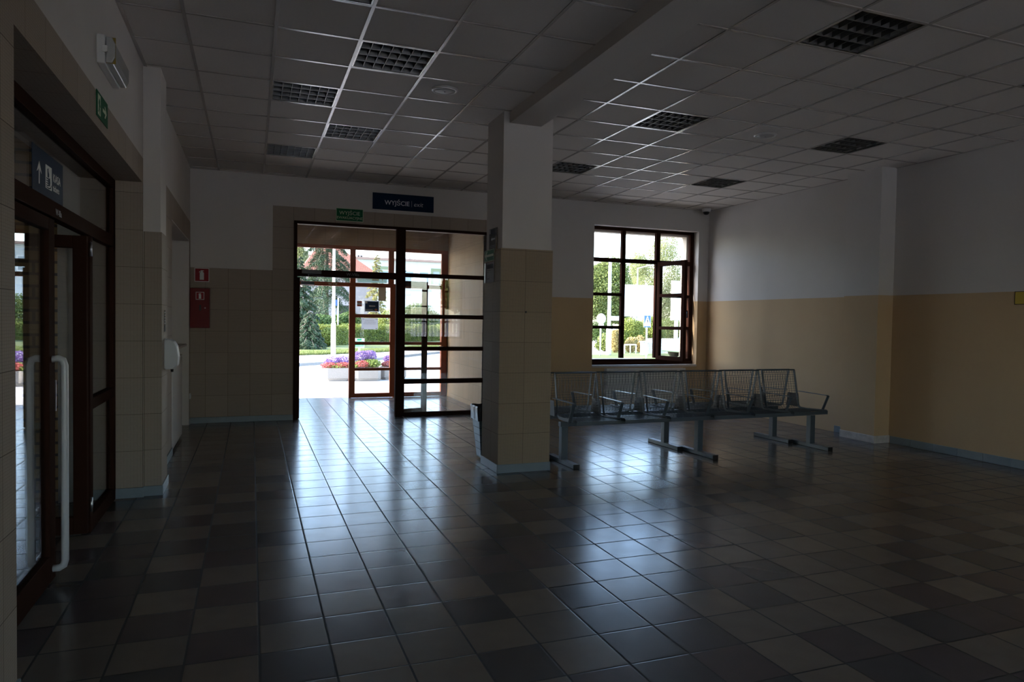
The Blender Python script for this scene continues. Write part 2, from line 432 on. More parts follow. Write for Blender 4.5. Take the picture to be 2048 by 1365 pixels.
# ---- column and beam
cb = MB(); cb.box(2.35, 2.885, 6.59, 7.085, 2.0, H + .2, 0); cb.box(2.332, 2.898, 6.572, 7.10, 0, 2.272, 1)
co = struct('column', cb, ['white', 'tile_col'])
bb = MB(); bb.box(2.322, 2.908, 6.562, 6.572, 0, .088); bb.box(2.322, 2.332, 6.572, 7.11, 0, .088); bb.box(2.898, 2.908, 6.572, 7.11, 0, .088); bb.box(2.332, 2.898, 7.10, 7.11, 0, .088)
struct('baseboard_column', bb, 'skirt', parent=co, bevel=.003)
hole = MB(); hole.lathe([(.011, 0), (.011, -.003), (.006, -.004)], (2.61, 6.572, 1.635), 12, axis='y'); o = hole.build('bolt_hole', 'black', co)
be = MB(); be.box(2.41, 2.752, YR, 6.60, 3.525, H + .3); struct('ceiling_beam', be, 'white')

# ------------------------------------------------------------------ glazed frames
def pane(parent, x0, x1, y, z0, z1, axis='y', t=.006, name='pane'):
    mb = MB()
    if axis == 'y': mb.box(x0, x1, y - t / 2, y + t / 2, z0, z1)
    else: mb.box(y - t / 2, y + t / 2, x0, x1, z0, z1)
    return mb.build(name, 'glass', parent)

# ---- inner exit partition (door_1)
d1 = struct_root('door_1')
f = MB(); Y0, Y1 = 10.855, 10.925
f.box(.585, .632, Y0, Y1, 0, 2.985); f.box(.632, 3.70, Y0, Y1, 2.945, 2.985); f.box(2.12, 2.262, Y0 - .008, Y1, 0, 2.945); f.box(3.66, 3.70, Y0, Y1, 0, 2.945)
f.box(.632, 2.12, Y0, Y1, 2.16, 2.262); f.box(2.262, 3.66, Y0, Y1, 2.205, 2.268)
for a, b in ((1.555, 1.62), (1.041, 1.105), (.516, .589), (0, .06)): f.box(2.262, 3.66, Y0, Y1, a, b)
for a, b in ((1.555, 1.62), (1.041, 1.105), (.516, .589)): f.box(2.262, 3.66, Y0 - .006, Y0, a + .02, b - .02)
f.build('door_frame', 'brown', d1, bevel=.004)
pane(d1, .632, 2.12, 10.89, 2.262, 2.945); pane(d1, 2.262, 3.66, 10.89, 2.268, 2.945)
for a, b in ((1.62, 2.205), (1.105, 1.555), (.589, 1.041), (.06, .516)): pane(d1, 2.262, 3.66, 10.89, a, b)
cl = MB(); cl.box(.70, .98, 10.80, 10.855, 2.20, 2.255); cl.box(.78, .80, 10.78, 10.80, 2.17, 2.2); cl.bar((.78, 10.80, 2.19), (1.02, 10.83, 2.165), .012, .006); cl.build('door_closer', 'black', d1, bevel=.004)
text_mesh('lettering', 'W-VIIIa', .062, 'greyink', d1, (1.45, Y0 - .0005, 2.19), (1, 0, 0), (0, 0, 1), .0006)
def leaf(parent, hinge, ang, width, name, rails, top=2.15, stile=.085, th=.05, bot=.10):
    """a glazed leaf, closed along +x, turned by ang about its hinge"""
    r = bpy.data.objects.new(name, None); C.objects.link(r); r.parent = parent; r.location = hinge; r.rotation_euler = (0, 0, ang)
    m = MB(); m.box(0, stile, -th / 2, th / 2, .008, top); m.box(width - stile, width, -th / 2, th / 2, .008, top); m.box(stile, width - stile, -th / 2, th / 2, top - stile, top); m.box(stile, width - stile, -th / 2, th / 2, .008, bot)
    zs = [bot]
    for a, b in rails: m.box(stile, width - stile, -th / 2, th / 2, a, b); zs += [a, b]
    zs.append(top - stile)
    m.build('leaf_frame', 'brown', r, bevel=.004)
    for k in range(0, len(zs), 2): pane(r, stile, width - stile, 0, zs[k], zs[k + 1])
    return r
RAILS3 = [(1.555, 1.62), (1.041, 1.105), (.516, .589)]
leaf(d1, (2.20, 10.965, 0), R(17), .50, 'side_leaf', [], 2.15)
lf = leaf(d1, (.655, 10.955, 0), R(94), .95, 'door_leaf', RAILS3, 2.15)

# ---- outer exit partition (door_2)
YV = 13.60
d2 = struct_root('door_2')
f = MB(); Y0, Y1 = YV, YV + .07
f.box(.50, .60, Y0, Y1, 0, 2.925); f.box(.60, 3.70, Y0, Y1, 2.86, 2.925); f.box(3.57, 3.70, Y0, Y1, 0, 2.86)
for a, b in ((1.767, 1.871), (2.507, 2.613)): f.box(a, b, Y0, Y1, 2.215, 2.86)
f.box(.60, 3.57, Y0 - .01, Y1, 2.150, 2.225); f.box(1.76, 1.80, Y0, Y1, 0, 2.15); f.box(2.61, 2.66, Y0, Y1, 0, 2.15)
f.build('door_frame', 'redbrown', d2, bevel=.004)
for a, b in ((.60, 1.767), (1.871, 2.507), (2.613, 3.57)): pane(d2, a, b, YV + .035, 2.225, 2.86)
R2 = [(1.556, 1.623), (1.030, 1.089), (.530, .583)]
def leaf2(x0, x1, name):
    r = bpy.data.objects.new(name, None); C.objects.link(r); r.parent = d2; r.location = (x0, YV - .01, 0)
    w = x1 - x0; m = MB(); st = .115
    m.box(0, st, -.025, .03, .006, 2.16); m.box(w - st, w, -.025, .03, .006, 2.16); m.box(st, w - st, -.025, .03, .006, .09); m.box(st, w - st, -.025, .03, 2.15, 2.165)
    zs = [.09]
    for a, b in R2[::-1]: m.box(st, w - st, -.025, .03, a, b); zs += [a, b]
    zs.append(2.15); m.build('leaf_frame', 'redbrown', r, bevel=.004)
    for k in range(0, len(zs), 2): pane(r, st, w - st, 0, zs[k], zs[k + 1])
    return r
leaf2(1.752, 2.652, 'door_leaf'); leaf2(2.662, 3.685, 'door_leaf')
cl = MB(); cl.box(.86, 1.10, YV - .07, YV - .012, 2.155, 2.215); cl.bar((.9, YV - .05, 2.15), (1.16, YV - .03, 2.13), .012, .006); cl.build('door_closer', 'black', d2, bevel=.004)
hn = MB(); hn.tube([(3.60, YV - .03, 1.0), (3.60, YV - .07, 1.0), (3.50, YV - .075, 1.0)], .008); hn.build('door_handle', 'silver', d2)
text_mesh('lettering', 'W-VIII', .062, 'glow', d2, (1.44, YV - .0105, 2.165), (1, 0, 0), (0, 0, 1), .0006)

# ---- lobby walls between the two partitions
lw = MB()
lw.box(.05, .45, YO, 13.95, 0, 3.62, 1); lw.box(3.70, 4.05, YO, 13.95, 0, 3.62, 1); lw.box(3.70, 3.78, 10.93, YO, 0, 3.2, 1)
lw.box(.45, .50, YV, 13.95, 0, 2.95, 1); lw.box(.45, 3.70, YV, 13.95, 2.925, 3.62, 1)
struct('wall_lobby', lw, ['white', 'tile_vest'])
lc = MB(); lc.box(.45, 3.70, 10.925, 13.6, 3.275, 3.62); lc.box(.45, 3.70, 10.93, YO, 3.0, 3.28); struct('lobby_ceiling', lc, 'white')
cn = MB(); cn.prism([(-.6, 13.95, 2.96), (6.2, 13.95, 2.96), (6.2, 15.2, 2.96), (-.6, 14.15, 2.96)], (0, 0, .25)); struct('entrance_canopy_slab', cn, plain('pale_soffit', (.72, .66, .56), .8))
th = MB(); th.box(.45, 3.70, 13.70, 13.95, -.05, .0); struct('threshold_slab', th, plain('pale_stone', (.55, .53, .50), .7))

# ---- window_1
w1 = struct_root('window_1')
f = MB(); Y0, Y1 = 11.02, 11.09
f.box(WX0, 5.655, Y0, Y1, .845, WZ1); f.box(7.655, WX1, Y0, Y1, .845, WZ1); f.box(WX0, WX1, Y0, Y1, 3.185, WZ1); f.box(WX0, WX1, Y0, Y1, .845, .882)
f.box(6.215, 6.290, Y0, Y1, .9, 3.19); f.box(6.925, 7.010, Y0, Y1, .9, 3.19); f.box(5.655, 7.655, Y0, Y1, 2.618, 2.690)
for a, b in ((2.014, 2.069), (1.425, 1.480)): f.box(5.655, 6.215, Y0, Y1, a, b); f.box(7.01, 7.655, Y0, Y1, a, b)
f.box(WX0, WX1, Y0 - .03, YO, .785, .845)
f.build('window_frame', 'brown', w1, bevel=.004)
for a, b in ((5.655, 6.215), (6.29, 6.925), (7.01, 7.655)): pane(w1, a, b, 11.055, 2.69, 3.185)
for a, b in ((5.655, 6.215), (7.01, 7.655)):
    for c, d in ((2.069, 2.618), (1.48, 2.014), (.882, 1.425)): pane(w1, a, b, 11.055, c, d)
sh = bpy.data.objects.new('casement', None); C.objects.link(sh); sh.parent = w1; sh.location = (6.965, 10.995, 0); sh.rotation_euler = (0, 0, R(-80))
m = MB(); s0, s1, st = .875, 2.65, .075; W_ = .70
m.box(0, st, -.035, .035, s0, s1); m.box(W_ - st, W_, -.035, .035, s0, s1); m.box(st, W_ - st, -.035, .035, s0, s0 + st); m.box(st, W_ - st, -.035, .035, s1 - st, s1)
for a, b in ((1.425, 1.48), (2.014, 2.069)): m.box(st, W_ - st, -.035, .035, a, b)
m.build('casement_frame', 'brown', sh, bevel=.004)
for c, d in ((s0 + st, 1.425), (1.48, 2.014), (2.069, s1 - st)): pane(sh, st, W_ - st, 0, c, d)
hh = MB(); hh.box(W_ - .055, W_ - .025, .035, .05, 1.70, 1.82); hh.tube([(W_ - .04, .045, 1.76), (W_ - .04, .085, 1.76)], .009); hh.tube([(W_ - .04, .085, 1.77), (W_ - .04, .085, 1.64)], .010); hh.build('window_handle', 'black', sh)
sl = MB(); sl.box(WX0 - .005, WX1 + .005, 10.855, 11.02, .748, .786); o = sl.build('window_sill', plain('marble_sill', (.56, .53, .50), .25, noise=.12, scale=8), w1, bevel=.006)
ex = MB(); ex.box(WX0, WX1, 11.15, 11.30, 3.16, 3.24, 0); ex.box(7.66, WX1, 11.15, YO, .845, 3.24, 0); struct('window_reveal', ex, plain('beige_render', (.55, .47, .38), .85), parent=w1)

# ------------------------------------------------------------------ left glazed doorway (door_3) and the lobby behind it
d3 = struct_root('door_3')
f = MB(); a0, a1 = -1.120, -1.060
f.box(a0, a1, 3.205, 6.57, 2.575, 2.655); f.box(a0, a1, 3.205, 6.57, 2.095, 2.190); f.box(a0, a1, 6.48, 6.57, 0, 2.575)
f.box(a0, a1, 5.60, 5.69, 0, 2.095); f.box(a0, a1, 5.69, 6.48, .865, .945); f.box(a0, a1, 5.69, 6.48, 0, .11); f.box(a0, a1, 3.205, 3.26, 0, 2.575)
f.build('door_frame', 'brown', d3, bevel=.004)
pane(d3, 3.26, 6.48, -1.09, 2.19, 2.575, 'x'); pane(d3, 5.69, 6.48, -1.09, .945, 2.095, 'x'); pane(d3, 5.69, 6.48, -1.09, .11, .865, 'x')
lr = bpy.data.objects.new('door_leaf', None); C.objects.link(lr); lr.parent = d3
m = MB(); m.box(-1.115, -1.065, 3.76, 3.86, .01, 2.085); m.box(-1.115, -1.065, 4.57, 4.69, .01, 2.085); m.box(-1.115, -1.065, 3.86, 4.57, 2.015, 2.085); m.box(-1.115, -1.065, 3.86, 4.57, .01, .165)
m.build('leaf_frame', 'brown', lr, bevel=.004); pane(lr, 3.86, 4.57, -1.09, .165, 2.015, 'x')
ms = MB(); ms.box(-1.115, -1.065, 3.26, 3.75, .01, .12); ms.box(-1.115, -1.065, 3.26, 3.75, 2.0, 2.085); ms.build('fixed_panel_frame', 'brown', d3); pane(d3, 3.26, 3.75, -1.09, .12, 2.0, 'x')
for side, nm in ((1, 'door_handle'), (-1, 'door_handle')):
    x = -1.09 + side * .085; xs = -1.09 + side * .02
    h = MB(); h.tube([(xs, 4.63, 1.285), (x - side * .03, 4.63, 1.29), (x - side * .008, 4.63, 1.28), (x, 4.63, 1.25), (x, 4.63, .12), (x - side * .008, 4.63, .09), (x - side * .03, 4.63, .078), (xs, 4.63, .078)], .020, 12)
    tag(h.build(nm, 'steelhandle', lr), 'white lacquered long pull handle')
lk = MB(); lk.box(-1.115, -1.060, 4.691, 4.696, .98, 1.16); lk.build('lock_plate', 'silver', lr)
lo_ = bpy.data.objects.new('open_leaf', None); C.objects.link(lo_); lo_.parent = d3
m = MB(); y0, y1 = 5.545, 5.595
m.box(-1.155, -1.07, y0, y1, .01, 2.085); m.box(-2.03, -1.93, y0, y1, .01, 2.085); m.box(-1.93, -1.155, y0, y1, 2.0, 2.085); m.box(-1.93, -1.155, y0, y1, .01, .13)
m.build('leaf_frame', 'brown', lo_, bevel=.004); pane(lo_, -1.93, -1.155, 5.57, .13, 2.0)
hg = MB(); hg.lathe([(.009, 1.95), (.009, 2.05)], (-1.055, 5.60, 0), 10); hg.lathe([(.009, .15), (.009, .25)], (-1.055, 5.60, 0), 10); hg.build('hinge', 'silver', lo_)
text_mesh('lettering', 'W-IIIa', .052, 'greyink', d3, (a1 + .0005, 4.76, 2.115), (0, 1, 0), (0, 0, 1), .0006)
# lobby behind: brick wall with a stone slab panel
def brick_mat():
    t = NT('yellow_brick'); g, p = t.pos(); cb_ = t.new('CombineXYZ'); t.link(t.math('ADD', p.outputs[0], p.outputs[1]), cb_.inputs[0]); t.link(p.outputs[2], cb_.inputs[1])
    b = t.new('TexBrick', i_Scale=1.0, i_Mortar_Size=.012); b.inputs['Brick Width'].default_value = .26; b.inputs['Row Height'].default_value = .098
    b.inputs['Color1'].default_value = (.30, .21, .09, 1); b.inputs['Color2'].default_value = (.22, .14, .06, 1); b.inputs['Mortar'].default_value = (.05, .04, .03, 1)
    t.link(cb_.outputs[0], b.inputs['Vector']); t.base(b.outputs[0], .8); return t.m
M['brick'] = brick_mat()
def stone_mat():
    t = NT('mottled_stone'); g, p = t.pos()
    v = t.new('TexVoronoi', i_Scale=9.0); v.feature = 'F1'; t.link(g.outputs['Position'], v.inputs['Vector'])
    nz = t.new('TexNoise', i_Scale=7.0, i_Detail=6.0); t.link(g.outputs['Position'], nz.inputs['Vector'])
    c = t.mix(nz.outputs[0], (.13, .14, .13), (.27, .27, .25)); c = t.mix(t.math('MULTIPLY', v.outputs[0], .8), c, (.17, .175, .16)); t.base(c, .35); return t.m
M['stone'] = stone_mat()
lb = MB(); lb.box(-3.5, -1.14, 6.58, 6.76, 0, H, 0); lb.box(-1.47, -1.125, 6.555, 6.58, 0, H, 1); lb.box(-3.5, -3.4, YR, 6.76, 0, H, 0)
struct('wall_side_lobby', lb, ['brick', 'stone'])
lc = MB(); lc.box(-3.5, -1.2, YR, 7.4, 3.1, 3.3); struct('side_lobby_ceiling', lc, 'white')

# ------------------------------------------------------------------ the end of the hall behind the viewer: wall, window and openings added for fill light
wq = MB(); RX0, RX1 = .6, 4.9
wq.box(-1.5, RX0, YR - .35, YR, 0, H + .3); wq.box(RX1, 5.72, YR - .35, YR, 0, H + .3); wq.box(RX0, RX1, YR - .35, YR, 2.95, H + .3); wq.box(-3.5, -3.2, YR - .35, YR, 0, H + .3); wq.box(-3.2, -1.5, YR - .35, YR, 2.7, H + .3); wq.box(7.88, XR + .4, YR - .35, YR, 0, H + .3); wq.box(5.72, 7.88, YR - .35, YR, 0, .785); wq.box(5.72, 7.88, YR - .35, YR, 3.24, H + .3);  # doorway gap at the far left is added to bring daylight into the side lobby
struct('wall_rear', wq, 'twotone')
d4 = struct_root('added_glazing')  # unseen glazing added so daylight fills the surfaces facing the viewer
f = MB(); Y0, Y1 = YR - .2, YR - .13; n4 = 5; pw = (RX1 - RX0 - .07) / n4
f.box(RX0, RX1, Y0, Y1, 2.88, 2.95); f.box(RX0, RX1, Y0, Y1, 0, .08); f.box(RX0, RX1, Y0, Y1, 2.12, 2.20)
for k in range(n4 + 1): f.box(RX0 + k * pw, RX0 + k * pw + .07, Y0, Y1, 0, 2.95)
f.build('door_frame', 'brown', d4)
for k in range(n4):
    for a, b in ((.08, 2.12), (2.20, 2.88)): pane(d4, RX0 + k * pw + .07, RX0 + (k + 1) * pw, YR - .165, a, b)
w2 = struct_root('window_2')
f = MB(); Y0, Y1 = YR - .22, YR - .15
f.box(5.72, 5.80, Y0, Y1, .785, 3.24); f.box(7.80, 7.88, Y0, Y1, .785, 3.24); f.box(5.72, 7.88, Y0, Y1, 3.18, 3.24); f.box(5.72, 7.88, Y0, Y1, .785, .86); f.box(6.44, 6.515, Y0, Y1, .86, 3.18); f.box(7.085, 7.16, Y0, Y1, .86, 3.18)
for a, b in ((1.425, 1.48), (2.014, 2.069), (2.618, 2.69)): f.box(5.80, 7.80, Y0, Y1, a, b)
f.build('window_frame', 'brown', w2)
for a, b in ((5.80, 6.44), (6.515, 7.085), (7.16, 7.80)):
    for c, d in ((.86, 1.425), (1.48, 2.014), (2.069, 2.618), (2.69, 3.18)): pane(w2, a, b, YR - .185, c, d)

# ------------------------------------------------------------------ recessed louvre lights
LROWS = {(-1, -2): 'cut by the top edge of the view', (0, 0): 'nearest the round speaker left of the beam', (-1, 2): 'second nearest, left column of lights', (0, 4): 'between the beam and the far lights', (-1, 6): 'closest to the exit wall'}
LABEL_L = {
 (-1, -2): 'square louvred ceiling light left of the beam, cut off by the top of the view',
 (0, 0): 'largest dark louvred ceiling light left of the beam, near the round speaker',
 (-1, 2): 'dark louvred ceiling light with bright rims, second nearest in the left hand row',
 (0, 4): 'small louvred ceiling light left of the column, above the blue exit sign',
 (-1, 6): 'louvred ceiling light closest to the exit wall, above the green sign',
 (5, -3): 'big louvred ceiling light right of the beam with bright diamond cells, nearest the viewer',
 (5, 1): 'louvred ceiling light right of the beam, midway between column and round speaker',
 (5, 5): 'louvred ceiling light half hidden by the top of the column',
 (9, -3): 'louvred ceiling light just entering at the right edge of the view',
 (9, 1): 'louvred ceiling light near the pilaster of the right wall',
 (9, 5): 'small louvred ceiling light closest to the security camera'}
def make_light(first):
    t = thing('ceiling_light', LABEL_L[first], 'ceiling light', (0, 0, H), 0, 'recessed louvre lights in the ceiling')
    m = MB(); a = .298; d = .10
    for s in (-1, 1):
        m.box(-a, a, s * a - .004, s * a + .004, 0, d); m.box(s * a - .004, s * a + .004, -a, a, 0, d)
    m.box(-a, a, -a, a, d, d + .006); m.build('housing', 'enamel', t)
    m = MB()
    for s in (-1, 1): m.box(-a + .004, a - .004, s * (a - .012) - .009, s * (a - .012) + .009, -.004, .004); m.box(s * (a - .012) - .009, s * (a - .012) + .009, -a + .02, a - .02, -.004, .004)
    m.build('frame', 'rim', t)
    m = MB()
    for k in range(5):                                    # long V-section reflectors between the lamps
        y = -a + .02 + (2 * a - .04) * k / 4; w0, w1_ = .016, .003
        m.add([(-a + .02, y - w1_, .002), (-a + .02, y + w1_, .002), (-a + .02, y + w0, .055), (-a + .02, y - w0, .055), (a - .02, y - w1_, .002), (a - .02, y + w1_, .002), (a - .02, y + w0, .055), (a - .02, y - w0, .055)],
              [(0, 3, 2, 1), (4, 5, 6, 7), (0, 1, 5, 4), (1, 2, 6, 5), (2, 3, 7, 6), (3, 0, 4, 7)])
    for k in range(1, 7):
        x = -a + .02 + (2 * a - .04) * k / 7
        for q in range(4):
            y0 = -a + .02 + (2 * a - .04) * q / 4; y1 = y0 + (2 * a - .04) / 4; g = .010
            m.add([(x - .002, y0, .004), (x + .002, y0, .004), (x + g, y0, .05), (x - g, y0, .05), (x - .002, y1, .004), (x + .002, y1, .004), (x + g, y1, .05), (x - g, y1, .05)],
                  [(0, 3, 2, 1), (4, 5, 6, 7), (0, 1, 5, 4), (1, 2, 6, 5), (2, 3, 7, 6), (3, 0, 4, 7)])
    m.build('louvre', 'alu', t)
    for q in range(4):
        y = -a + .02 + (2 * a - .04) * (q + .5) / 4
        m = MB(); m.tube([(-a + .02, y, .075), (a - .02, y, .075)], .008, 8); m.build('lamp_tube', 'tube', t)
    return t
light0 = make_light(LIGHTS[0])
for k, c in enumerate(LIGHTS):
    o = light0 if k == 0 else copy_tree(light0)
    o.location = (GX + (c[0] + .5) * .6, GY + (c[1] + .5) * .6, H); o['label'] = LABEL_L[c]
    if c[0] < 5: o.rotation_euler = (0, 0, 0)
hb = MB()                                                # cells further back in the hall, closed with boards
for (i, j) in HIDDEN:
    y0, y1 = max(YR, GY + j * .6), GY + (j + 1) * .6
    if y1 > YR: hb.quad((GX + i * .6, y0, H), (GX + i * .6, y1, H), (GX + (i + 1) * .6, y1, H), (GX + (i + 1) * .6, y0, H))
struct('ceiling_boards', hb, 'ceiling')

# ceiling loudspeakers
for k, (x, y, lab) in enumerate(((1.634, 6.20, 'round white ceiling loudspeaker left of the beam'), (5.29, 6.26, 'round white ceiling loudspeaker on the window side of the beam'))):
    t = thing('ceiling_speaker', lab, 'loudspeaker', (x, y, H), 0, 'ceiling loudspeakers')
    m = MB(); m.lathe([(.122, 0), (.122, -.006), (.112, -.014), (.098, -.015), (.096, -.009)], (0, 0, 0), 40); m.build('ring', 'enamel', t)
    m = MB(); m.lathe([(.096, -.0092), (.096, -.011), (.05, -.018), (.008, -.020)], (0, 0, 0), 40); m.build('grille', plain('pale_speaker_grille%d' % k, (.42, .41, .40), .5), t)
    m = MB(); m.lathe([(.009, -.0195), (.008, -.0215)], (0, 0, 0), 12); m.build('badge', 'black', t)

# dome camera
t = thing('security_camera', 'small white security camera with black dome in the ceiling corner', 'camera', (7.70, 10.62, H))
m = MB(); m.lathe([(.078, -.005), (.08, -.03), (.075, -.06), (.06, -.068)], n=32); m.build('housing', 'enamel', t)
m = MB(); m.lathe([(.055, -.068), (.054, -.085), (.046, -.103), (.030, -.116), (.008, -.121)], n=32); m.build('dome', plain('black_dome', (.008, .008, .009), .08), t)

# emergency light on the left wall
t = thing('emergency_light', 'white emergency light fitting high on the left wall above the glass doorway', 'light fitting', (XL, 4.98, 3.10))
m = MB(); m.box(0, .045, -.255, .255, -.075, .095); m.build('base', 'enamel', t, bevel=.006)
m = MB(); m.prism([(.047, -.25, -.065), (.08, -.25, -.065), (.096, -.25, -.03), (.096, -.25, .05), (.08, -.25, .085), (.047, -.25, .085)], (0, .50, 0)); m.build('cover', 'lampcover', t, bevel=.006)
m = MB(); m.box(.047, .0975, -.236, -.232, -.0665, .0865); m.build('seal', 'seal', t)
for s in (-1, 1):
    m = MB(); m.box(.03, .058, s * .259 - .006, s * .259 + .006, -.01, .03); m.build('clip', 'enamel', t, bevel=.003)

# running-man exit sign
t = thing('exit_sign', 'green running figure sign with right arrow on the tiled band above the left doorway', 'sign', (XL, 4.87, 2.79))
fc = Face((.002, -.165, -.075), (0, 1, 0), (0, 0, 1)); m = MB(); fc.plate(m, 0, .33, 0, .15, 0, .004); m.build('panel', 'green', t)
m = MB(); fc.plate(m, .03, .105, .015, .135, .004, .005); m.build('doorway', 'glow', t)
m = MB(); fc.poly(m, [(.055, .10), (.07, .115), (.085, .10), (.082, .085), (.095, .07), (.088, .062), (.075, .075), (.072, .06), (.085, .045), (.078, .02), (.07, .022), (.075, .042), (.06, .052), (.05, .03), (.038, .03), (.04, .038), (.048, .038), (.058, .07), (.048, .085)], .005, .006); m.build('figure', 'green', t)
m = MB(); fc.poly(m, [(.17, .065), (.25, .065), (.225, .04), (.25, .04), (.29, .075), (.25, .11), (.225, .11), (.25, .085), (.17, .085)], .004, .005); m.build('arrow', 'glow', t)

# ticket sign on the glass
t = thing('ticket_sign', 'dark blue sign reading KASA tickets with up arrow on the left doorway glass', 'sign', (-1.083, 4.63, 2.312))
fc = Face((0, -.31, -.118), (0, 1, 0), (0, 0, 1)); m = MB(); fc.plate(m, 0, .63, 0, .25, 0, .003); m.build('panel', 'bluesign', t)
m = MB(); fc.plate(m, .118, .132, .055, .135, .003, .004); fc.poly(m, [(.08, .115), (.125, .175), (.17, .115), (.15, .125), (.132, .14), (.132, .10), (.118, .10), (.118, .14), (.10, .125)], .003, .0045); m.build('arrow', 'signwhite', t)
m = MB(); fc.plate(m, .25, .375, .055, .185, .003, .004); m.build('pictogram', 'signwhite', t)
m = MB(); fc.poly(m, [(.285, .165), (.305, .172), (.305, .155), (.32, .14), (.318, .12), (.285, .12)], .004, .0045)
for q in range(4): fc.plate(m, .262, .30, .108 - q * .013, .115 - q * .013, .004, .0045)
fc.poly(m, [(.30, .115), (.335, .12), (.345, .095), (.335, .075), (.30, .07)], .004, .0045); fc.poly(m, [(.262, .065), (.30, .063), (.345, .068), (.36, .085), (.366, .082), (.352, .061), (.31, .057), (.262, .059)], .004, .0045); m.build('hand_symbol', 'bluesign', t)
text_mesh('lettering', 'KASA', .068, 'signwhite', t, fc.p(.405, .115, .0035), fc.ex, fc.ey, .0006, 'LEFT')
text_mesh('small_lettering', 'tickets', .052, 'signwhite', t, fc.p(.405, .062, .0035), fc.ex, fc.ey, .0006, 'LEFT')

# blue exit sign on the end wall
t = thing('exit_board', 'wide dark blue board reading WYJŚCIE exit on the wall over the doorway', 'sign', (2.222, YB, 3.365))
fc = Face((-.482, -.012, -.126), (1, 0, 0), (0, 0, 1)); m = MB(); fc.plate(m, 0, .964, 0, .252, -.012, .004); m.build('panel', 'bluesign', t, bevel=.002)
text_mesh('lettering', 'WYJŚCIE', .098, 'signwhite', t, fc.p(.185, .078, .0045), fc.ex, fc.ey, .0006, 'LEFT', bold=.0012)
text_mesh('small_lettering', 'exit', .098, 'signwhite', t, fc.p(.638, .078, .0045), fc.ex, fc.ey, .0006, 'LEFT', shear=.22, bold=-.0008)
m = MB(); fc.plate(m, .608, .611, .065, .160, .004, .005); m.build('divider', 'signwhite', t)
# green evacuation sign
t = thing('evacuation_sign', 'small green sign reading WYJŚCIE EWAKUACYJNE at the top of the exit frame', 'sign', (1.394, YB, 3.117))
fc = Face((-.205, -.014, -.098), (1, 0, 0), (0, 0, 1)); m = MB(); fc.plate(m, 0, .41, 0, .196, -.008, .003); m.build('border', 'glow', t)
m = MB(); fc.plate(m, .008, .402, .008, .188, .003, .004); m.build('panel', 'green', t)
text_mesh('lettering', 'WYJŚCIE', .078, 'glow', t, fc.p(.205, .098, .0045), fc.ex, fc.ey, .0006)
text_mesh('small_lettering', 'EWAKUACYJNE', .0545, 'glow', t, fc.p(.205, .034, .0045), fc.ex, fc.ey, .0006)

# fire cabinet and sign
def extinguisher(fc, m, a, b, s, h0, h1):
    fc.poly(m, [(a - .17 * s, b - .42 * s), (a + .17 * s, b - .42 * s), (a + .17 * s, b + .18 * s), (a + .11 * s, b + .27 * s), (a + .06 * s, b + .30 * s), (a + .06 * s, b + .35 * s), (a + .16 * s, b + .36 * s), (a + .16 * s, b + .41 * s), (a - .04 * s, b + .43 * s), (a - .20 * s, b + .33 * s), (a - .24 * s, b + .22 * s), (a - .19 * s, b + .21 * s), (a - .14 * s, b + .31 * s), (a - .06 * s, b + .34 * s), (a - .06 * s, b + .30 * s), (a - .11 * s, b + .27 * s), (a - .17 * s, b + .18 * s)], h0, h1)
t = thing('fire_extinguisher_sign', 'red square sign with white extinguisher symbol above the fire cabinet', 'sign', (-.668, YB, 2.128))
fc = Face((-.097, -.003, -.098), (1, 0, 0), (0, 0, 1)); m = MB(); fc.plate(m, 0, .194, 0, .196, -.003, .003); m.build('border', 'signwhite', t)
m = MB(); fc.plate(m, .009, .185, .009, .187, .003, .004); m.build('panel', 'redsign', t)
m = MB(); extinguisher(fc, m, .097, .095, .16, .004, .005); m.build('symbol', 'signwhite', t)
t = thing('fire_cabinet', 'red metal fire extinguisher cabinet on the tiled wall in the left corner', 'cabinet', (-.685, YB, 1.652))
m = MB(); m.box(-.125, .125, -.17, -.001, -.28, .28); m.build('body', 'red', t, bevel=.004)
m = MB(); m.box(-.112, .112, -.176, -.1705, -.265, .265); dr = m.build('door', 'red', t, bevel=.003)
fc = Face((-.05, -.1765, .118), (1, 0, 0), (0, 0, 1)); m = MB(); fc.plate(m, 0, .108, 0, .108, 0, .001); m.build('sticker', 'signwhite', dr)
m = MB(); fc.plate(m, .006, .102, .006, .102, .001, .0016); m.build('sticker_field', 'redsign', dr)
m = MB(); extinguisher(fc, m, .054, .052, .088, .0016, .0022); m.build('symbol', 'signwhite', dr)
m = MB(); m.box(-.004, .018, -.182, -.1765, -.035, .045); m.lathe([(.005, 0), (.005, -.02)], (.007, -.182, .0), 10, axis='y'); m.box(.002, .012, -.204, -.198, -.035, .008); m.build('lock', 'black', dr, bevel=.002)
m = MB(); m.lathe([(.010, 0), (.010, -.004), (.005, -.006)], (.07, -.1765, .002), 14, axis='y'); m.build('knob', 'silver', dr)

# wall socket
t = thing('wall_socket', 'small white wall socket low on the left wall beside the corner', 'socket', (-.82, 10.80, .40))
m = MB(); m.box(.0, .014, -.04, .04, -.04, .04); m.build('plate', 'wplastic', t, bevel=.004)
m = MB(); m.lathe([(.024, .014), (.022, .019), (.012, .019)], (0, 0, 0), 18, axis='x'); m.build('outlet', 'wplastic', t)

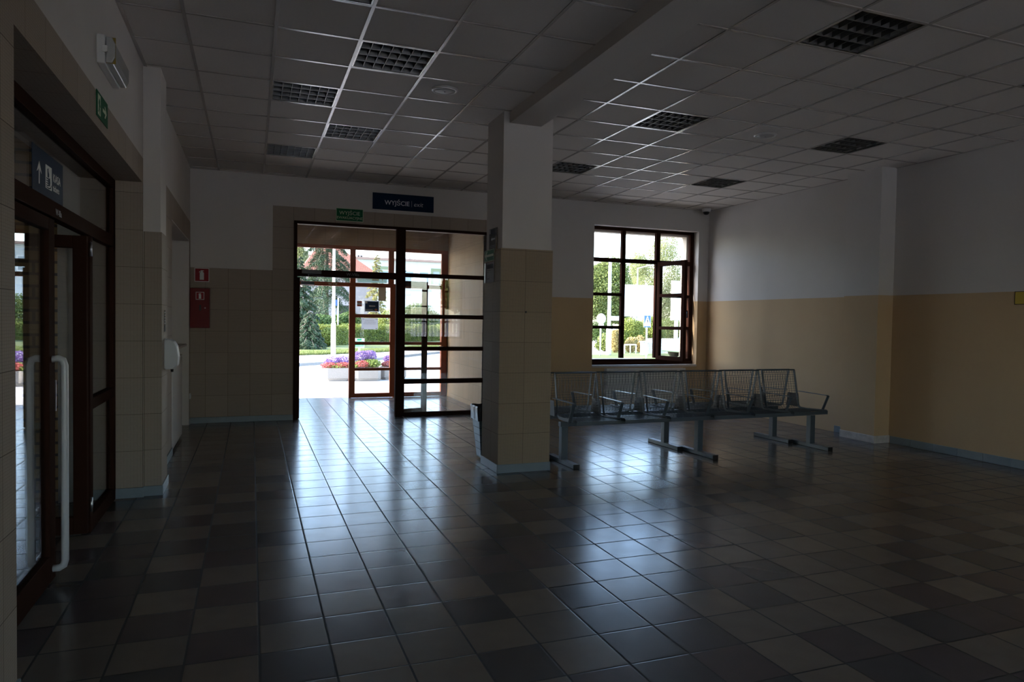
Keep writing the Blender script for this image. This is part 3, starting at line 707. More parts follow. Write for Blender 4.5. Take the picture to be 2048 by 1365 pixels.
# soap dispenser on the pilaster and the stickers above it
t = thing('dispenser', 'rounded white sanitiser dispenser on the side of the left pilaster', 'dispenser', (-.718, 6.86, 1.20))
m = MB(); pts = [(0, -.125), (.012, -.135), (.07, -.128), (.105, -.10), (.112, -.02), (.10, .07), (.075, .115), (.045, .135), (0, .135)]
m.prism([(x, -.08, z) for x, z in pts], (0, .16, 0)); m.build('cover', 'wplastic', t, bevel=.012)
m = MB(); m.lathe([(.013, -.135), (.011, -.16)], (.055, 0, 0), 14); m.build('nozzle', 'black', t)
m = MB(); m.box(.001, .006, -.085, .085, -.12, .138); m.build('back_plate', 'wplastic', t)
t = thing('pilaster_notice', 'narrow glossy notice stuck on the side of the left pilaster above the dispenser', 'notice', (-.718, 6.80, 1.49))
m = MB(); m.box(0, .003, -.05, .05, -.09, .10); m.build('sheet', 'acryl', t)
m = MB(); m.box(.003, .004, -.045, .045, -.09, -.035); m.build('dark_field', 'dark', t)
m = MB()
for q in range(5): m.box(.003, .004, -.04, .035, -.02 + q * .024, -.012 + q * .024)
m.build('print', 'greyink', t)

# radiators
def radiator(name, label, loc, rotz, w, h, ribs=True):
    t = thing(name, label, 'radiator', loc, rotz)
    m = MB(); m.box(0, w, -.10, -.085, 0, h); n = int(w / .035)
    for k in range(n):
        x = .02 + k * (w - .04) / n
        if ribs: m.box(x + .004, x + (w - .04) / n - .004, -.104, -.10, .03, h - .03)
    m.build('front_panel', 'enamel', t, bevel=.004)
    m = MB(); m.box(0, w, -.018, -.004, 0, h - .005); m.build('rear_panel', 'enamel', t)
    m = MB(); m.box(0, .012, -.084, -.018, .02, h); m.build('side_cover', 'enamel', t); m = MB(); m.box(w - .012, w, -.084, -.018, .02, h); m.build('side_cover', 'enamel', t)
    m = MB(); m.box(0, w, -.10, -.095, h, h + .008); m.box(0, w, -.009, -.004, h, h + .008)
    k = 0
    while k * .012 < w - .02: m.box(.008 + k * .012, .013 + k * .012, -.095, -.009, h, h + .005); k += 1
    m.build('top_grille', 'enamel', t)
    m = MB(); m.tube([(w - .03, -.05, .03), (w + .04, -.05, .03), (w + .05, -.05, .02), (w + .05, -.05, -loc[2] + .01)], .009); m.build('pipe', 'enamel', t)
    m = MB(); m.lathe([(.016, 0), (.02, .02), (.02, .06), (.014, .07)], (w + .0, -.05, h - .06), 14, axis='x'); m.build('valve', 'enamel', t)
    for x in (w * .2, w * .8):
        m = MB(); m.box(x - .015, x + .015, -.006, .012, .1, h - .1); m.build('bracket', 'enamel', t)
    return t
radiator('panel_radiator', 'white ribbed panel radiator under the window behind the benches', (5.81, YB - .015, .12), 0, 1.62, .60)
t = thing('wall_radiator', 'tall white flat radiator standing in the niche of the left wall', 'radiator', (-1.12, 8.50, .02))
m = MB(); m.box(.27, .30, .02, 1.18, .02, 1.02); m.build('front_panel', 'enamel', t, bevel=.006)
m = MB(); m.box(.02, .262, .0, .022, .02, 1.02); m.build('side_cover', 'enamel', t, bevel=.004); m = MB(); m.box(.02, .262, 1.178, 1.20, .02, 1.02); m.build('side_cover', 'enamel', t, bevel=.004)
m = MB(); m.box(.02, .296, .0, 1.20, 1.022, 1.034); m.build('top_cover', plain('grey_top', (.30, .30, .29), .5), t)
m = MB(); m.box(.10, .25, .05, .10, -.02, .02); m.build('foot', 'enamel', t); m = MB(); m.box(.10, .25, 1.08, 1.13, -.02, .02); m.build('foot', 'enamel', t)
t = thing('niche_shelf', 'narrow stone ledge sticking out over the radiator in the left niche', 'shelf', (-1.12, 8.47, 1.14))
m = MB(); m.box(0, .31, 0, 1.75, 0, .028); m.build('slab', plain('dusty_marble', (.40, .36, .32), .5, noise=.2, scale=12), t, bevel=.006)

# signs on the left face of the column
fx = 2.35
t = thing('direction_notice', 'dark notice with white left arrow in a clear sleeve, topmost on the column', 'notice', (fx, 6.86, 2.40))
fc = Face((-.002, .125, -.115), (0, -1, 0), (0, 0, 1)); m = MB(); fc.plate(m, 0, .25, -.02, .215, 0, .003); m.build('sheet', 'dgrey', t)
m = MB(); fc.plate(m, .05, .22, .14, .205, .003, .004); m.build('picture', 'dark', t)
m = MB(); fc.poly(m, [(.06, .105), (.095, .125), (.095, .113), (.19, .113), (.19, .097), (.095, .097), (.095, .085)], .003, .004); m.build('arrow', 'signwhite', t)
m = MB(); fc.plate(m, .02, .18, .035, .039, .003, .004); fc.plate(m, .02, .18, .018, .022, .003, .004); fc.plate(m, .005, .045, .165, .21, .003, .004); m.build('print', 'greyink', t)
m = MB(); fc.plate(m, .22, .245, -.018, .213, .0045, .006); m.build('sleeve', 'acryl', t)
fx = 2.332
t = thing('arrow_sign', 'green sign with white left arrow on the side of the column', 'sign', (fx, 6.92, 2.222))
fc = Face((-.002, .155, -.06), (0, -1, 0), (0, 0, 1)); m = MB(); fc.plate(m, 0, .31, 0, .122, 0, .003); m.build('border', 'glow', t)
m = MB(); fc.plate(m, .008, .302, .007, .115, .003, .004); m.build('panel', 'green', t)
m = MB(); fc.poly(m, [(.02, .061), (.07, .108), (.095, .108), (.062, .073), (.285, .073), (.285, .049), (.062, .049), (.095, .014), (.07, .014)], .004, .005); m.build('arrow', 'glow', t)
t = thing('info_notice', 'pale printed notice in an acrylic holder, lowest of the three on the column', 'notice', (fx, 6.91, 2.045))
fc = Face((-.002, .143, -.105), (0, -1, 0), (0, 0, 1)); m = MB(); fc.plate(m, 0, .286, 0, .21, 0, .003); m.build('sheet', 'paper', t)
m = MB(); fc.plate(m, .06, .26, .145, .19, .003, .004); m.build('heading_field', 'dark', t)
m = MB(); fc.plate(m, .06, .20, .125, .131, .003, .004); fc.plate(m, .05, .12, .105, .111, .003, .004); fc.plate(m, .07, .15, .035, .045, .003, .004)
for q in range(4): fc.plate(m, .04, .055, .05 + q * .014, .057 + q * .014, .003, .004)
m.build('print', 'greyink', t)
m = MB(); fc.plate(m, .005, .03, .002, .208, .004, .012); m.build('holder_edge', 'silver', t)

# bin behind the column
t = thing('litter_bin', 'tapered pale wire bin with dark liner folded over the rim, beside the column', 'bin', (2.46, 7.33, 0))
m = MB()
def ring(w, d, z): return [(-w, -d, z), (w, -d, z), (w, d, z), (-w, d, z)]
rings = [ring(.085, .085, .02), ring(.13, .13, .47)]
v = rings[0] + rings[1]; m.add(v, [(0, 3, 2, 1), (0, 1, 5, 4), (1, 2, 6, 5), (2, 3, 7, 6), (3, 0, 4, 7)]); m.build('body', 'bagclear', t, bevel=.008)
m = MB(); n = 8; vv = []
random.seed(4)
def per(w, z, jit):
    o = []
    for s in range(4):
        for q in range(n):
            a = -1 + 2 * q / n; x, y = ((a, -1), (1, a), (-a, 1), (-1, -a))[s]
            o.append((x * w + random.uniform(-jit, jit), y * w + random.uniform(-jit, jit), z + random.uniform(-jit, jit) * 2.0))
    return o
L = [per(.138, .44, .004), per(.143, .52, .003), per(.147, .585, .002), per(.140, .60, .002), per(.125, .52, .004), per(.10, .40, .004)]
L[0] = [(x, y, z - .10 * max(0, (y + x) / .28)) for x, y, z in L[0]]
N = 4 * n; V = [p for r in L for p in r]; F = []
for i in range(len(L) - 1):
    for q in range(N): F.append((i * N + q, i * N + (q + 1) % N, (i + 1) * N + (q + 1) % N, (i + 1) * N + q))
F.append(tuple(range((len(L) - 1) * N, len(L) * N))); m.add(V, F, 0, True); m.build('liner', 'bag', t)
m = MB()
for z in (.03, .12, .20, .28, .36, .44):
    w = .086 + .045 * (z - .02) / .45 + .002; m.tube([(-w, -w, z), (w, -w, z), (w, w, z), (-w, w, z)], .0025, 5, closed=True, smooth=False)
m.build('wire_hoops', 'wire', t)

# yellow notice at the right edge
t = thing('yellow_notice', 'yellow notice on the right wall, cut by the right edge of the view', 'notice', (XR, 5.14, 1.885))
m = MB(); m.box(-.004, 0, -.15, .15, -.073, .073); m.build('sheet', 'dark', t)
m = MB(); m.box(-.005, -.004, -.143, .143, -.067, .067); m.build('yellow_field', 'yellow', t)

# ------------------------------------------------------------------ back-to-back wire benches
SP, SW = .581, .527
PROF = [(.00, .455), (.004, .487), (.02, .497), (.16, .488), (.34, .479), (.44, .483), (.472, .505), (.488, .56), (.512, .68), (.538, .81), (.562, .925), (.571, .962)]
def prof_pts(x, lo=0, hi=None): return [(x, y, z) for y, z in PROF[lo:hi]]
def resample(n):
    P_ = [Vector((0, y, z)) for y, z in PROF[2:]]; seg = [(P_[i + 1] - P_[i]).length for i in range(len(P_) - 1)]; T = sum(seg); out = []
    for k in range(n + 1):
        d = T * k / n; i = 0
        while i < len(seg) - 1 and d > seg[i]: d -= seg[i]; i += 1
        out.append(P_[i].lerp(P_[i + 1], min(1, d / seg[i])))
    return out
ROWS = resample(31)
def seat_part(parent, x0):
    s = MB()
    for x in (x0 + .003, x0 + SW - .003): s.strip(prof_pts(x, 1), (1, 0, 0), .006, .032)
    s.box(x0, x0 + SW, -.003, .003, .458, .497); s.tube([(x0 - .002, .571, .964), (x0 + SW + .002, .571, .964)], .009, 8)
    s.strip([(x0, .40, .478), (x0 + SW, .40, .478)], (0, 1, 0), .03, .006)
    o = s.build('seat', 'bench', parent)
    w = MB(); r = .0014
    nx = 13
    for k in range(1, nx):
        x = x0 + SW * k / nx; w.strip(prof_pts(x, 2), (1, 0, 0), 2 * r, 2 * r)
    for p in ROWS[1:-1]: w.box(x0 + .004, x0 + SW - .004, p.y - r, p.y + r, p.z - r, p.z + r)
    w.build('wire_mesh', 'wire', o); return o
def make_bench(label, loc, rotz, plates, legs):
    t = thing('waiting_bench', label, 'bench', loc, rotz, 'back to back waiting benches')
    for k in range(6): seat_part(t, .02 + k * SP)
    m = MB(); m.box(-.03, 6 * SP - .02, .285, .345, .405, .455); m.build('beam', 'bench', t, bevel=.004)
    for k in range(7):
        x = .02 - (SP - SW) / 2 + k * SP
        m = MB(); m.strip([(x, .515, .692), (x, .04, .684), (x, .024, .676), (x, .118, .47)], (1, 0, 0), .040, .006); m.build('armrest', 'bench', t)
    for x in legs:
        l = MB(); l.box(x - .038, x + .038, .28, .35, .045, .405); lg = l.build('leg', 'bench', t, bevel=.004)
        b = MB(); b.box(x - .035, x + .035, -.004, .634, .002, .048); b.build('foot_bar', 'bench', lg, bevel=.003)
        for y in (-.010, .634):
            e = MB(); e.box(x - .036, x + .036, y, y + .006, .001, .049); e.build('end_cap', 'black', lg)
    for k in range(7) if plates else ():
        x = .02 - (SP - SW) / 2 + k * SP
        m = MB(); m.prism([(x - .002, .49, .49), (x - .002, .72, .49), (x - .002, .695, .66), (x - .002, .515, .66)], (.004, 0, 0)); m.build('side_plate', 'plate', t)
    return t
BX, BY, BR = 3.168, 6.53, R(1.0)
make_bench('grey wire mesh bench of six seats facing the viewer, right of the column', (BX, BY, 0), BR, True, (.02, 1.79, 3.505))
L_ = 6 * SP - .035
fx_, fy_ = L_, 1.21
make_bench('grey wire mesh bench of six seats facing the window, behind the other bench', (BX + math.cos(BR) * fx_ - math.sin(BR) * fy_, BY + math.sin(BR) * fx_ + math.cos(BR) * fy_, 0), BR + math.pi, False, (L_ - 3.425, L_ - 1.715, L_ + .055))

# ------------------------------------------------------------------ papers and board on the outer doors
yg = YV - .0145
def sheet_at(name, label, cat, px0, px1, py0, py1, matn, y=yg):
    a, b = at(px0, py1, y), at(px1, py0, y); cx, cz = (a.x + b.x) / 2, (a.z + b.z) / 2; w, h = b.x - a.x, b.z - a.z
    t = thing(name, label, cat, (cx, y, cz)); m = MB(); m.box(-w / 2, w / 2, -.001, 0, -h / 2, h / 2); m.build('sheet', matn, t)
    return t, Face((-w / 2, -.0012, -h / 2), (1, 0, 0), (0, 0, 1)), w, h
t, fc, w, h = sheet_at('arrow_poster', 'navy blue poster with white left arrow and white border on the outer glass door', 'poster', 728.5, 759, 602, 624, 'posterwhite')
m = MB(); fc.plate(m, .015, w - .015, .015, h - .015, 0, .0006); m.build('blue_field', 'poster', t)
m = MB(); fc.poly(m, [(w * .29, h * .52), (w * .40, h * .61), (w * .38, h * .555), (w * .72, h * .555), (w * .72, h * .475), (w * .38, h * .475), (w * .40, h * .43)], .0006, .0012); m.build('arrow', 'signwhite', t)
m = MB(); fc.plate(m, .015, w * .2, h * .74, h - .015, .0006, .0012); fc.plate(m, w * .04, w * .55, h * .21, h * .23, .0006, .0012); fc.plate(m, w * .04, w * .62, h * .14, h * .16, .0006, .0012); m.build('print', 'signwhite', t)
m = MB(); fc.poly(m, [(w * .77 + .03 * math.cos(k * .7), h * .19 + .024 * math.sin(k * .7)) for k in range(9)], .0006, .0012); m.build('dot', 'orange', t)
t, fc, w, h = sheet_at('white_notice', 'white paper notice with grey text on the second pane of the outer door', 'notice', 723, 756, 637, 659, 'paper')
m = MB()
for (a, b, z) in ((.22, .78, .76), (.16, .86, .62), (.12, .86, .48)):
    x = a
    random.seed(int(z * 100))
    while x < b:
        d = random.uniform(.05, .11); fc.plate(m, w * x, w * min(b, x + d), h * z, h * (z + .035), 0, .0006); x += d + .02
m.build('print', plain('faint_print', (.34, .34, .36), .7), t)
m = MB()
for a in (.05, .86):
    for z in (.06, .90): fc.plate(m, w * a, w * (a + .09), h * z, h * (z + .05), 0, .0006)
m.build('tape', 'brownpaper', t)
t, fc, w, h = sheet_at('sticker', 'small orange and white sticker on the outer door glass', 'sticker', 714, 724, 602.5, 613, 'signwhite')
m = MB(); fc.plate(m, 0, w, h * .68, h, 0, .0006); fc.plate(m, 0, w, 0, h * .32, 0, .0006); m.build('band', 'orange', t)
m = MB(); fc.plate(m, w * .15, w * .85, h * .46, h * .54, 0, .0006); m.build('print', 'dark', t)
t, fc, w, h = sheet_at('brown_notice', 'back of a brown paper notice at the top of the outer door pane', 'notice', 757, 772, 574, 602, 'brownpaper')
a, b = at(715, 565, YV + .09), at(774, 548, YV + .09)
t = thing('entrance_board', 'back of the translucent grey entrance sign with mirrored lettering above the outer door', 'sign', ((a.x + b.x) / 2, YV + .09, (a.z + b.z) / 2))
w, h = b.x - a.x, b.z - a.z
def lit_mat():
    q = NT('translucent_sign'); tl = q.new('BsdfTranslucent'); tl.inputs[0].default_value = (.34, .42, .40, 1); mx = q.new('MixShader'); mx.inputs[0].default_value = .7
    q.base((.10, .14, .14), .4); q.link(q.b.outputs[0], mx.inputs[1]); q.link(tl.outputs[0], mx.inputs[2]); q.link(mx.outputs[0], q.out.inputs[0]); return q.m
M['backlit'] = lit_mat()
m = MB(); m.box(-w / 2, w / 2, -.002, .002, -h / 2, h / 2); m.build('panel', 'backlit', t)
text_mesh('lettering', 'dworzec', .10, 'glow', t, (w * .06, -.0030, -h * .27), (-1, 0, 0), (0, 0, 1), .0006, 'LEFT')
m = MB(); m.box(-.012 + w * .0, w * .225, -.004, -.003, -h * .28, h * .42); m.build('pictogram', 'glow', t)
m = MB(); m.box(w * .08, w * .14, -.005, -.004, -h * .02, h * .2); m.build('pictogram_window', 'poster', t)
m = MB(); m.box(w * .33, w * .365, -.004, -.003, -h * .25, h * .42); m.build('arrow', 'glow', t)

# ------------------------------------------------------------------ outdoors: ground
GZ = -.05
M['paving'] = plain('pale_paving', (.46, .44, .42), .85, noise=.12, scale=1.2, bump=.1)
M['asphalt'] = plain('pale_asphalt', (.30, .29, .29), .9, noise=.15, scale=3, bump=.1)
M['kerb'] = plain('kerb_concrete', (.36, .34, .31), .9, noise=.15, scale=5)
M['lawn'] = plain('lawn_ground', (.075, .098, .020), .95, noise=.3, scale=2.5)
M['grass'] = leaf_mat('grass_blades', (.09, .14, .03), (.24, .25, .09), 2.0, .3)
gq = MB(); gq.box(-45, 95, 13.72, 150, GZ - .3, GZ - .002); struct('pavement', gq, 'paving')
KA = [(-34, 15.6), (-5, 17.6), (1.5, 23.6), (2.6, 24.5), (4.4, 26.4), (6.9, 29.8), (12, 36.5), (26, 56)]
LA = [(-34, 23.5), (-5, 25.5), (1.7, 28.4), (3.0, 29.05), (4.1, 29.9), (5.7, 31.2), (7.9, 33.8), (9.2, 35.5), (13.5, 40.5), (26, 58)]
def slab(name, near, far, z0, z1, mat):
    m = MB(); m.prism([(x, y, z0) for x, y in near] + [(x, y, z0) for x, y in far[::-1]], (0, 0, z1 - z0)); return struct(name, m, mat)
slab('sidewalk', KA, LA, GZ - .1, GZ + .09, 'paving')
slab('kerb_strip', KA, [(x - .12, y + .10) for x, y in KA], GZ - .1, GZ + .10, 'kerb')
slab('road', [(x + .25, y - .2) for x, y in KA[:]], [(x - .1, y) for x, y in KA], GZ - .1, GZ + .002, 'asphalt')
slab('lawn', LA, [(-34, 75), (45, 75)], GZ - .1, GZ + .10, 'lawn')
gl, gr, gf = at(1216, 700, 29.6).x, at(1216, 700, 46).x, at(1385, 700, 46).x
slab('lawn', [(12.5, 24.2), (26, 24.2), (gf, 46)], [(12.5, 29.6), (gl, 29.6), (gr, 46)], GZ - .1, GZ + .03, 'lawn')

def cloud_mesh(name, pts, nrm, size, mat, parent=None, rng=None, aspect=1.6, jitter=.8):
    """many small leaves as one mesh: pts (n,3), nrm (n,3) rough facing"""
    n = len(pts); rng = rng or np.random.default_rng(1)
    nr = nrm + rng.normal(0, jitter, (n, 3)); nr /= np.linalg.norm(nr, axis=1)[:, None] + 1e-9
    t = rng.normal(0, 1, (n, 3)); t -= nr * (t * nr).sum(1)[:, None]; t /= np.linalg.norm(t, axis=1)[:, None] + 1e-9
    b = np.cross(nr, t); s = size * rng.uniform(.6, 1.3, (n, 1))
    V = np.empty((n, 4, 3)); V[:, 0] = pts - t * s * aspect * .5; V[:, 1] = pts + b * s * .5; V[:, 2] = pts + t * s * aspect * .5 + nr * s * .15; V[:, 3] = pts - b * s * .5
    me = bpy.data.meshes.new(name); me.vertices.add(4 * n); me.vertices.foreach_set('co', V.reshape(-1))
    me.loops.add(4 * n); me.loops.foreach_set('vertex_index', np.arange(4 * n, dtype=np.int32))
    me.polygons.add(n); me.polygons.foreach_set('loop_start', np.arange(0, 4 * n, 4, dtype=np.int32))
    me.update(calc_edges=True); me.validate(); me.materials.append(M[mat])
    o = bpy.data.objects.new(name, me); C.objects.link(o)
    if parent: o.parent = parent
    return o
def blob_points(rng, c, r, n, shell=.55):
    d = rng.normal(0, 1, (n, 3)); d /= np.linalg.norm(d, axis=1)[:, None]
    q = rng.uniform(shell ** 3, 1, (n, 1)) ** (1 / 3)
    return np.array(c) + d * q * np.array(r), d / np.array(r)
def crown(name, blobs, n, size, mat, parent, seed, **kw):
    rng = np.random.default_rng(seed); P_, N_ = [], []; tot = sum(b[1][0] * b[1][2] for b in blobs)
    for c, r in blobs:
        p, d = blob_points(rng, c, r, max(20, int(n * r[0] * r[2] / tot))); P_.append(p); N_.append(d)
    N_ = np.concatenate(N_); N_ /= np.linalg.norm(N_, axis=1)[:, None]
    return cloud_mesh(name, np.concatenate(P_), N_, size, mat, parent, rng, **kw)
M['bark'] = plain('bark', (.11, .085, .065), .95, noise=.3, scale=10)
M['box'] = leaf_mat('hedge_leaf', (.075, .125, .022), (.25, .265, .06), 1.6, .35)
M['green1'] = leaf_mat('bush_leaf', (.035, .075, .02), (.105, .155, .04), 1.2, .3)
M['maple'] = leaf_mat('maple_leaf', (.055, .10, .025), (.22, .25, .075), .8, .35)
M['birch'] = leaf_mat('birch_leaf', (.13, .165, .055), (.33, .34, .16), .8, .4)
M['spruce'] = leaf_mat('spruce_needle', (.024, .046, .026), (.075, .112, .055), 1.2, .1)
M['larch'] = leaf_mat('larch_needle', (.22, .22, .08), (.34, .31, .13), 1.2, .35)
M['thuja'] = leaf_mat('golden_hedge_leaf', (.30, .20, .08), (.42, .36, .14), 1.2, .3)
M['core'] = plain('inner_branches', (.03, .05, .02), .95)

def bush(name, label, cat, c, r, n, size, mat, seed, group=None, nb=7):
    rng = np.random.default_rng(seed); t = thing(name, label, cat, (c[0], c[1], c[2]), 0, group)
    bl = [((0, 0, r[2]), (r[0] * .8, r[1] * .8, r[2]))]
    for k in range(nb):
        a = rng.uniform(0, 6.28); q = rng.uniform(.35, .65); h = rng.uniform(.5, 1.5)
        bl.append(((math.cos(a) * r[0] * q, math.sin(a) * r[1] * q, r[2] * h), (r[0] * .45, r[1] * .45, r[2] * .5)))
    crown('foliage', bl, n, size, mat, t, seed)
    m = MB(); 
    for k in range(5):
        a = k * 1.26; m.tube([(0, 0, -.05), (math.cos(a) * r[0] * .3, math.sin(a) * r[1] * .3, r[2] * .7), (math.cos(a) * r[0] * .5, math.sin(a) * r[1] * .5, r[2] * 1.3)], [.05, .03, .01], 5)
    m.build('stems', 'bark', t); return t
def tree(name, label, base, blobs, n, size, mat, seed, trunk, group=None):
    t = thing(name, label, 'tree', base, 0, group); crown('crown', blobs, n, size, mat, t, seed)
    m = MB(); top = max(b[0][2] for b in blobs)
    m.tube([(0, 0, -.1), (.05, 0, top * .5), (0, .05, top)], [trunk, trunk * .7, trunk * .15], 8)
    rng = np.random.default_rng(seed + 5)
    for c, r in blobs:
        z0 = min(c[2] * .6, top * .6); m.tube([(0, 0, z0), (c[0] * .5, c[1] * .5, (z0 + c[2]) * .5 + .2), c], [trunk * .45, trunk * .3, trunk * .08], 6)
    m.build('trunk', 'bark', t); return t
def conifer(name, label, base, h, rad, n, mat, seed, trunk=.16, low=.1, droop=.35, size=.16):
    rng = np.random.default_rng(seed); t = thing(name, label, 'tree', base); P_, N_ = [], []; br = MB(); br.tube([(0, 0, -.1), (0, 0, h * .5), (0, 0, h)], [trunk, trunk * .6, .02], 8)
    nb = 64
    for k in range(nb):
        z = h * (low + (1 - low) * (k / nb) ** .9); L = rad * (1 - (z / h)) ** .85 * rng.uniform(.75, 1.1) + .15; a = k * 2.399 + rng.uniform(-.3, .3)
        d = np.array([math.cos(a), math.sin(a), 0.]); e = [np.array([0, 0, z]), np.array([0, 0, z + .1 * L]) + d * L * .5 , np.array([0, 0, z - droop * L]) + d * L]
        br.tube(e, [.03, .018, .006], 4)
        m = max(8, int(n / nb * (L / rad) * 1.8)); s = rng.uniform(.12, 1, m) ** .8
        q = ((1 - s) ** 2)[:, None] * e[0] + (2 * s * (1 - s))[:, None] * e[1] + (s ** 2)[:, None] * e[2]
        side = np.array([-d[1], d[0], 0]); w = rng.normal(0, .17, m) * L * (1.05 - s * .55)
        q = q + side * w[:, None]; q[:, 2] -= np.abs(rng.normal(0, .10, m)) * L + np.abs(w) * .35
        P_.append(q); N_.append(np.tile([0, 0, 1.], (m, 1)) + d * .5)
    br.build('trunk', 'bark', t); cloud_mesh('needles', np.concatenate(P_), np.concatenate(N_), size, mat, t, rng, aspect=3.2, jitter=.8); return t
def ground_at(px, y, z=GZ + .1):
    q = at(px, 700, y); return (q.x, y, z)
def z_at(px, py, y): return at(px, py, y).z

# ---- seen through the exit
rng = np.random.default_rng(12)
# planters with flowers
M['concrete'] = plain('washed_concrete', (.25, .235, .215), .95, noise=.3, scale=45, bump=.5)
M['purple'] = leaf_mat('purple_petals', (.14, .07, .24), (.30, .21, .44), 3, .3)
M['redpink'] = leaf_mat('red_pink_petals', (.40, .05, .07), (.52, .18, .14), 5, .3)
M['magenta'] = leaf_mat('magenta_petals', (.32, .03, .14), (.45, .18, .08), 5, .3)
M['leafy'] = leaf_mat('fresh_leaf', (.10, .18, .03), (.28, .32, .09), 4, .35)
M['soil'] = plain('soil', (.05, .04, .03), 1)
def planter(label, x, y, seed, kinds):
    t = thing('flower_planter', label, 'planter', (x, y, GZ), 0, 'concrete flower planters outside the exit')
    a, b, ch, h = .335, .335, .085, .33
    def octa(s, z): return [(-a * s + ch, -b * s, z), (a * s - ch, -b * s, z), (a * s, -b * s + ch, z), (a * s, b * s - ch, z), (a * s - ch, b * s, z), (-a * s + ch, b * s, z), (-a * s, b * s - ch, z), (-a * s, -b * s + ch, z)]
    m = MB(); rr = [octa(.90, 0), octa(.94, .05), octa(1, .07), octa(1, h), octa(.86, h), octa(.84, h - .06)]
    V = [p for r in rr for p in r]; F = [(i * 8 + k, i * 8 + (k + 1) % 8, (i + 1) * 8 + (k + 1) % 8, (i + 1) * 8 + k) for i in range(len(rr) - 1) for k in range(8)]
    F.append(tuple(range(7, -1, -1))); m.add(V, F); m.build('tub', 'concrete', t)
    m = MB(); m.add(octa(.85, h - .05), [tuple(range(8))]); m.build('soil', 'soil', t)
    for nm, mat, bl, n, s in kinds: crown(nm, bl, n, s, mat, t, seed); seed += 1
    return t
planter('left concrete planter with purple and red flowers outside the exit, partly behind the door post', 2.03, 18.15, 21, [
    ('purple_flowers', 'purple', [((-.08, .05, .50), (.22, .22, .12)), ((.18, .05, .50), (.2, .2, .13)), ((-.2, 0, .45), (.12, .15, .1))], 2200, .022),
    ('red_flowers', 'redpink', [((-.2, -.18, .38), (.22, .14, .09)), ((.15, -.2, .38), (.22, .12, .1))], 1700, .024),
    ('foliage', 'leafy', [((0, -.1, .36), (.32, .25, .10)), ((.24, -.2, .36), (.1, .1, .08))], 1500, .027)])
planter('middle concrete planter with a tall purple mound, seen through the lower door panes', 2.77, 18.05, 31, [
    ('purple_flowers', 'purple', [((-.10, .12, .60), (.27, .22, .16)), ((.10, .1, .62), (.2, .2, .15))], 3200, .022),
    ('red_flowers', 'redpink', [((-.12, -.2, .42), (.2, .12, .1))], 800, .024),
    ('foliage', 'leafy', [((.12, -.12, .43), (.24, .2, .12)), ((-.25, -.15, .38), (.1, .12, .08)), ((0, 0, .42), (.3, .25, .12))], 2400, .03)])
planter('right concrete planter with magenta flowers, set back beside the door stile', 3.49, 18.35, 41, [
    ('purple_flowers', 'purple', [((-.02, .1, .52), (.2, .2, .12))], 1500, .022),
    ('magenta_flowers', 'magenta', [((-.1, -.18, .40), (.22, .12, .08))], 1200, .024),
    ('foliage', 'leafy', [((0, -.05, .38), (.3, .25, .09))], 1300, .027)])

# lamp post
M['lamppost'] = plain('pale_lamp_post', (.62, .62, .62), .45)
def lamp_post(label, x, y, h, r, z=GZ, arm=(1.2, 0)):
    t = thing('street_lamp', label, 'street lamp', (x, y, z))
    m = MB(); m.tube([(0, 0, 0), (0, 0, .1), (0, 0, 1.3), (0, 0, 1.32), (0, 0, h)], [r * 1.5, r * 1.5, r * 1.45, r, r * .7], 14); m.build('post', 'lamppost', t)
    m = MB(); m.box(r * .7, r * 1.22, -.04, .04, .45, .95); m.build('hatch', 'greyink', t)
    m = MB(); m.tube([(0, 0, h), (arm[0] * .5, arm[1] * .5, h + .25), (arm[0], arm[1], h + .3)], [r * .6, r * .5, r * .45], 10); m.build('arm', 'lamppost', t)
    m = MB(); m.box(arm[0] - .1, arm[0] + .55, arm[1] - .14, arm[1] + .14, h + .22, h + .34); m.build('lantern', 'greyink', t, bevel=.03); return t
lamp_post('white street lamp post on the pavement straight beyond the open exit door', 2.83, 26.35, 7.5, .058, GZ + .08)
# green sign on a post
p = at(718, 712, 29.0)
t = thing('garden_sign', 'small green and white sign on a thin white post at the edge of the lawn', 'sign', (p.x, 29.0, GZ + .08))
m = MB(); m.tube([(0, 0, 0), (0, 0, .62)], .035, 8); m.build('post', 'lamppost', t)
m = MB(); m.box(-.21, .21, -.05, -.02, .30, .68); m.build('panel', 'signwhite', t)
m = MB(); m.box(-.19, .19, -.055, -.05, .32, .42); m.box(-.19, .19, -.055, -.05, .50, .56); m.box(-.10, .10, -.055, -.05, .58, .67); m.build('green_field', plain('bright_green_sign', (.008, .17, .07), .5), t)
m = MB(); m.box(-.17, .17, -.058, -.055, .36, .375); m.build('print', 'signwhite', t)
# thin street sign post
p = at(672, 660, 43.2)
t = thing('street_sign', 'thin pale sign post with a narrow blue plate rising behind the hedge', 'sign', (p.x, 42.2, GZ))
m = MB(); m.tube([(0, 0, 0), (0, 0, 2.75)], .035, 8); m.build('post', 'lamppost', t); m = MB(); m.box(-.24, -.04, -.03, .0, 2.3, 2.65); m.build('plate', plain('blue_plate', (.02, .07, .20), .4), t)

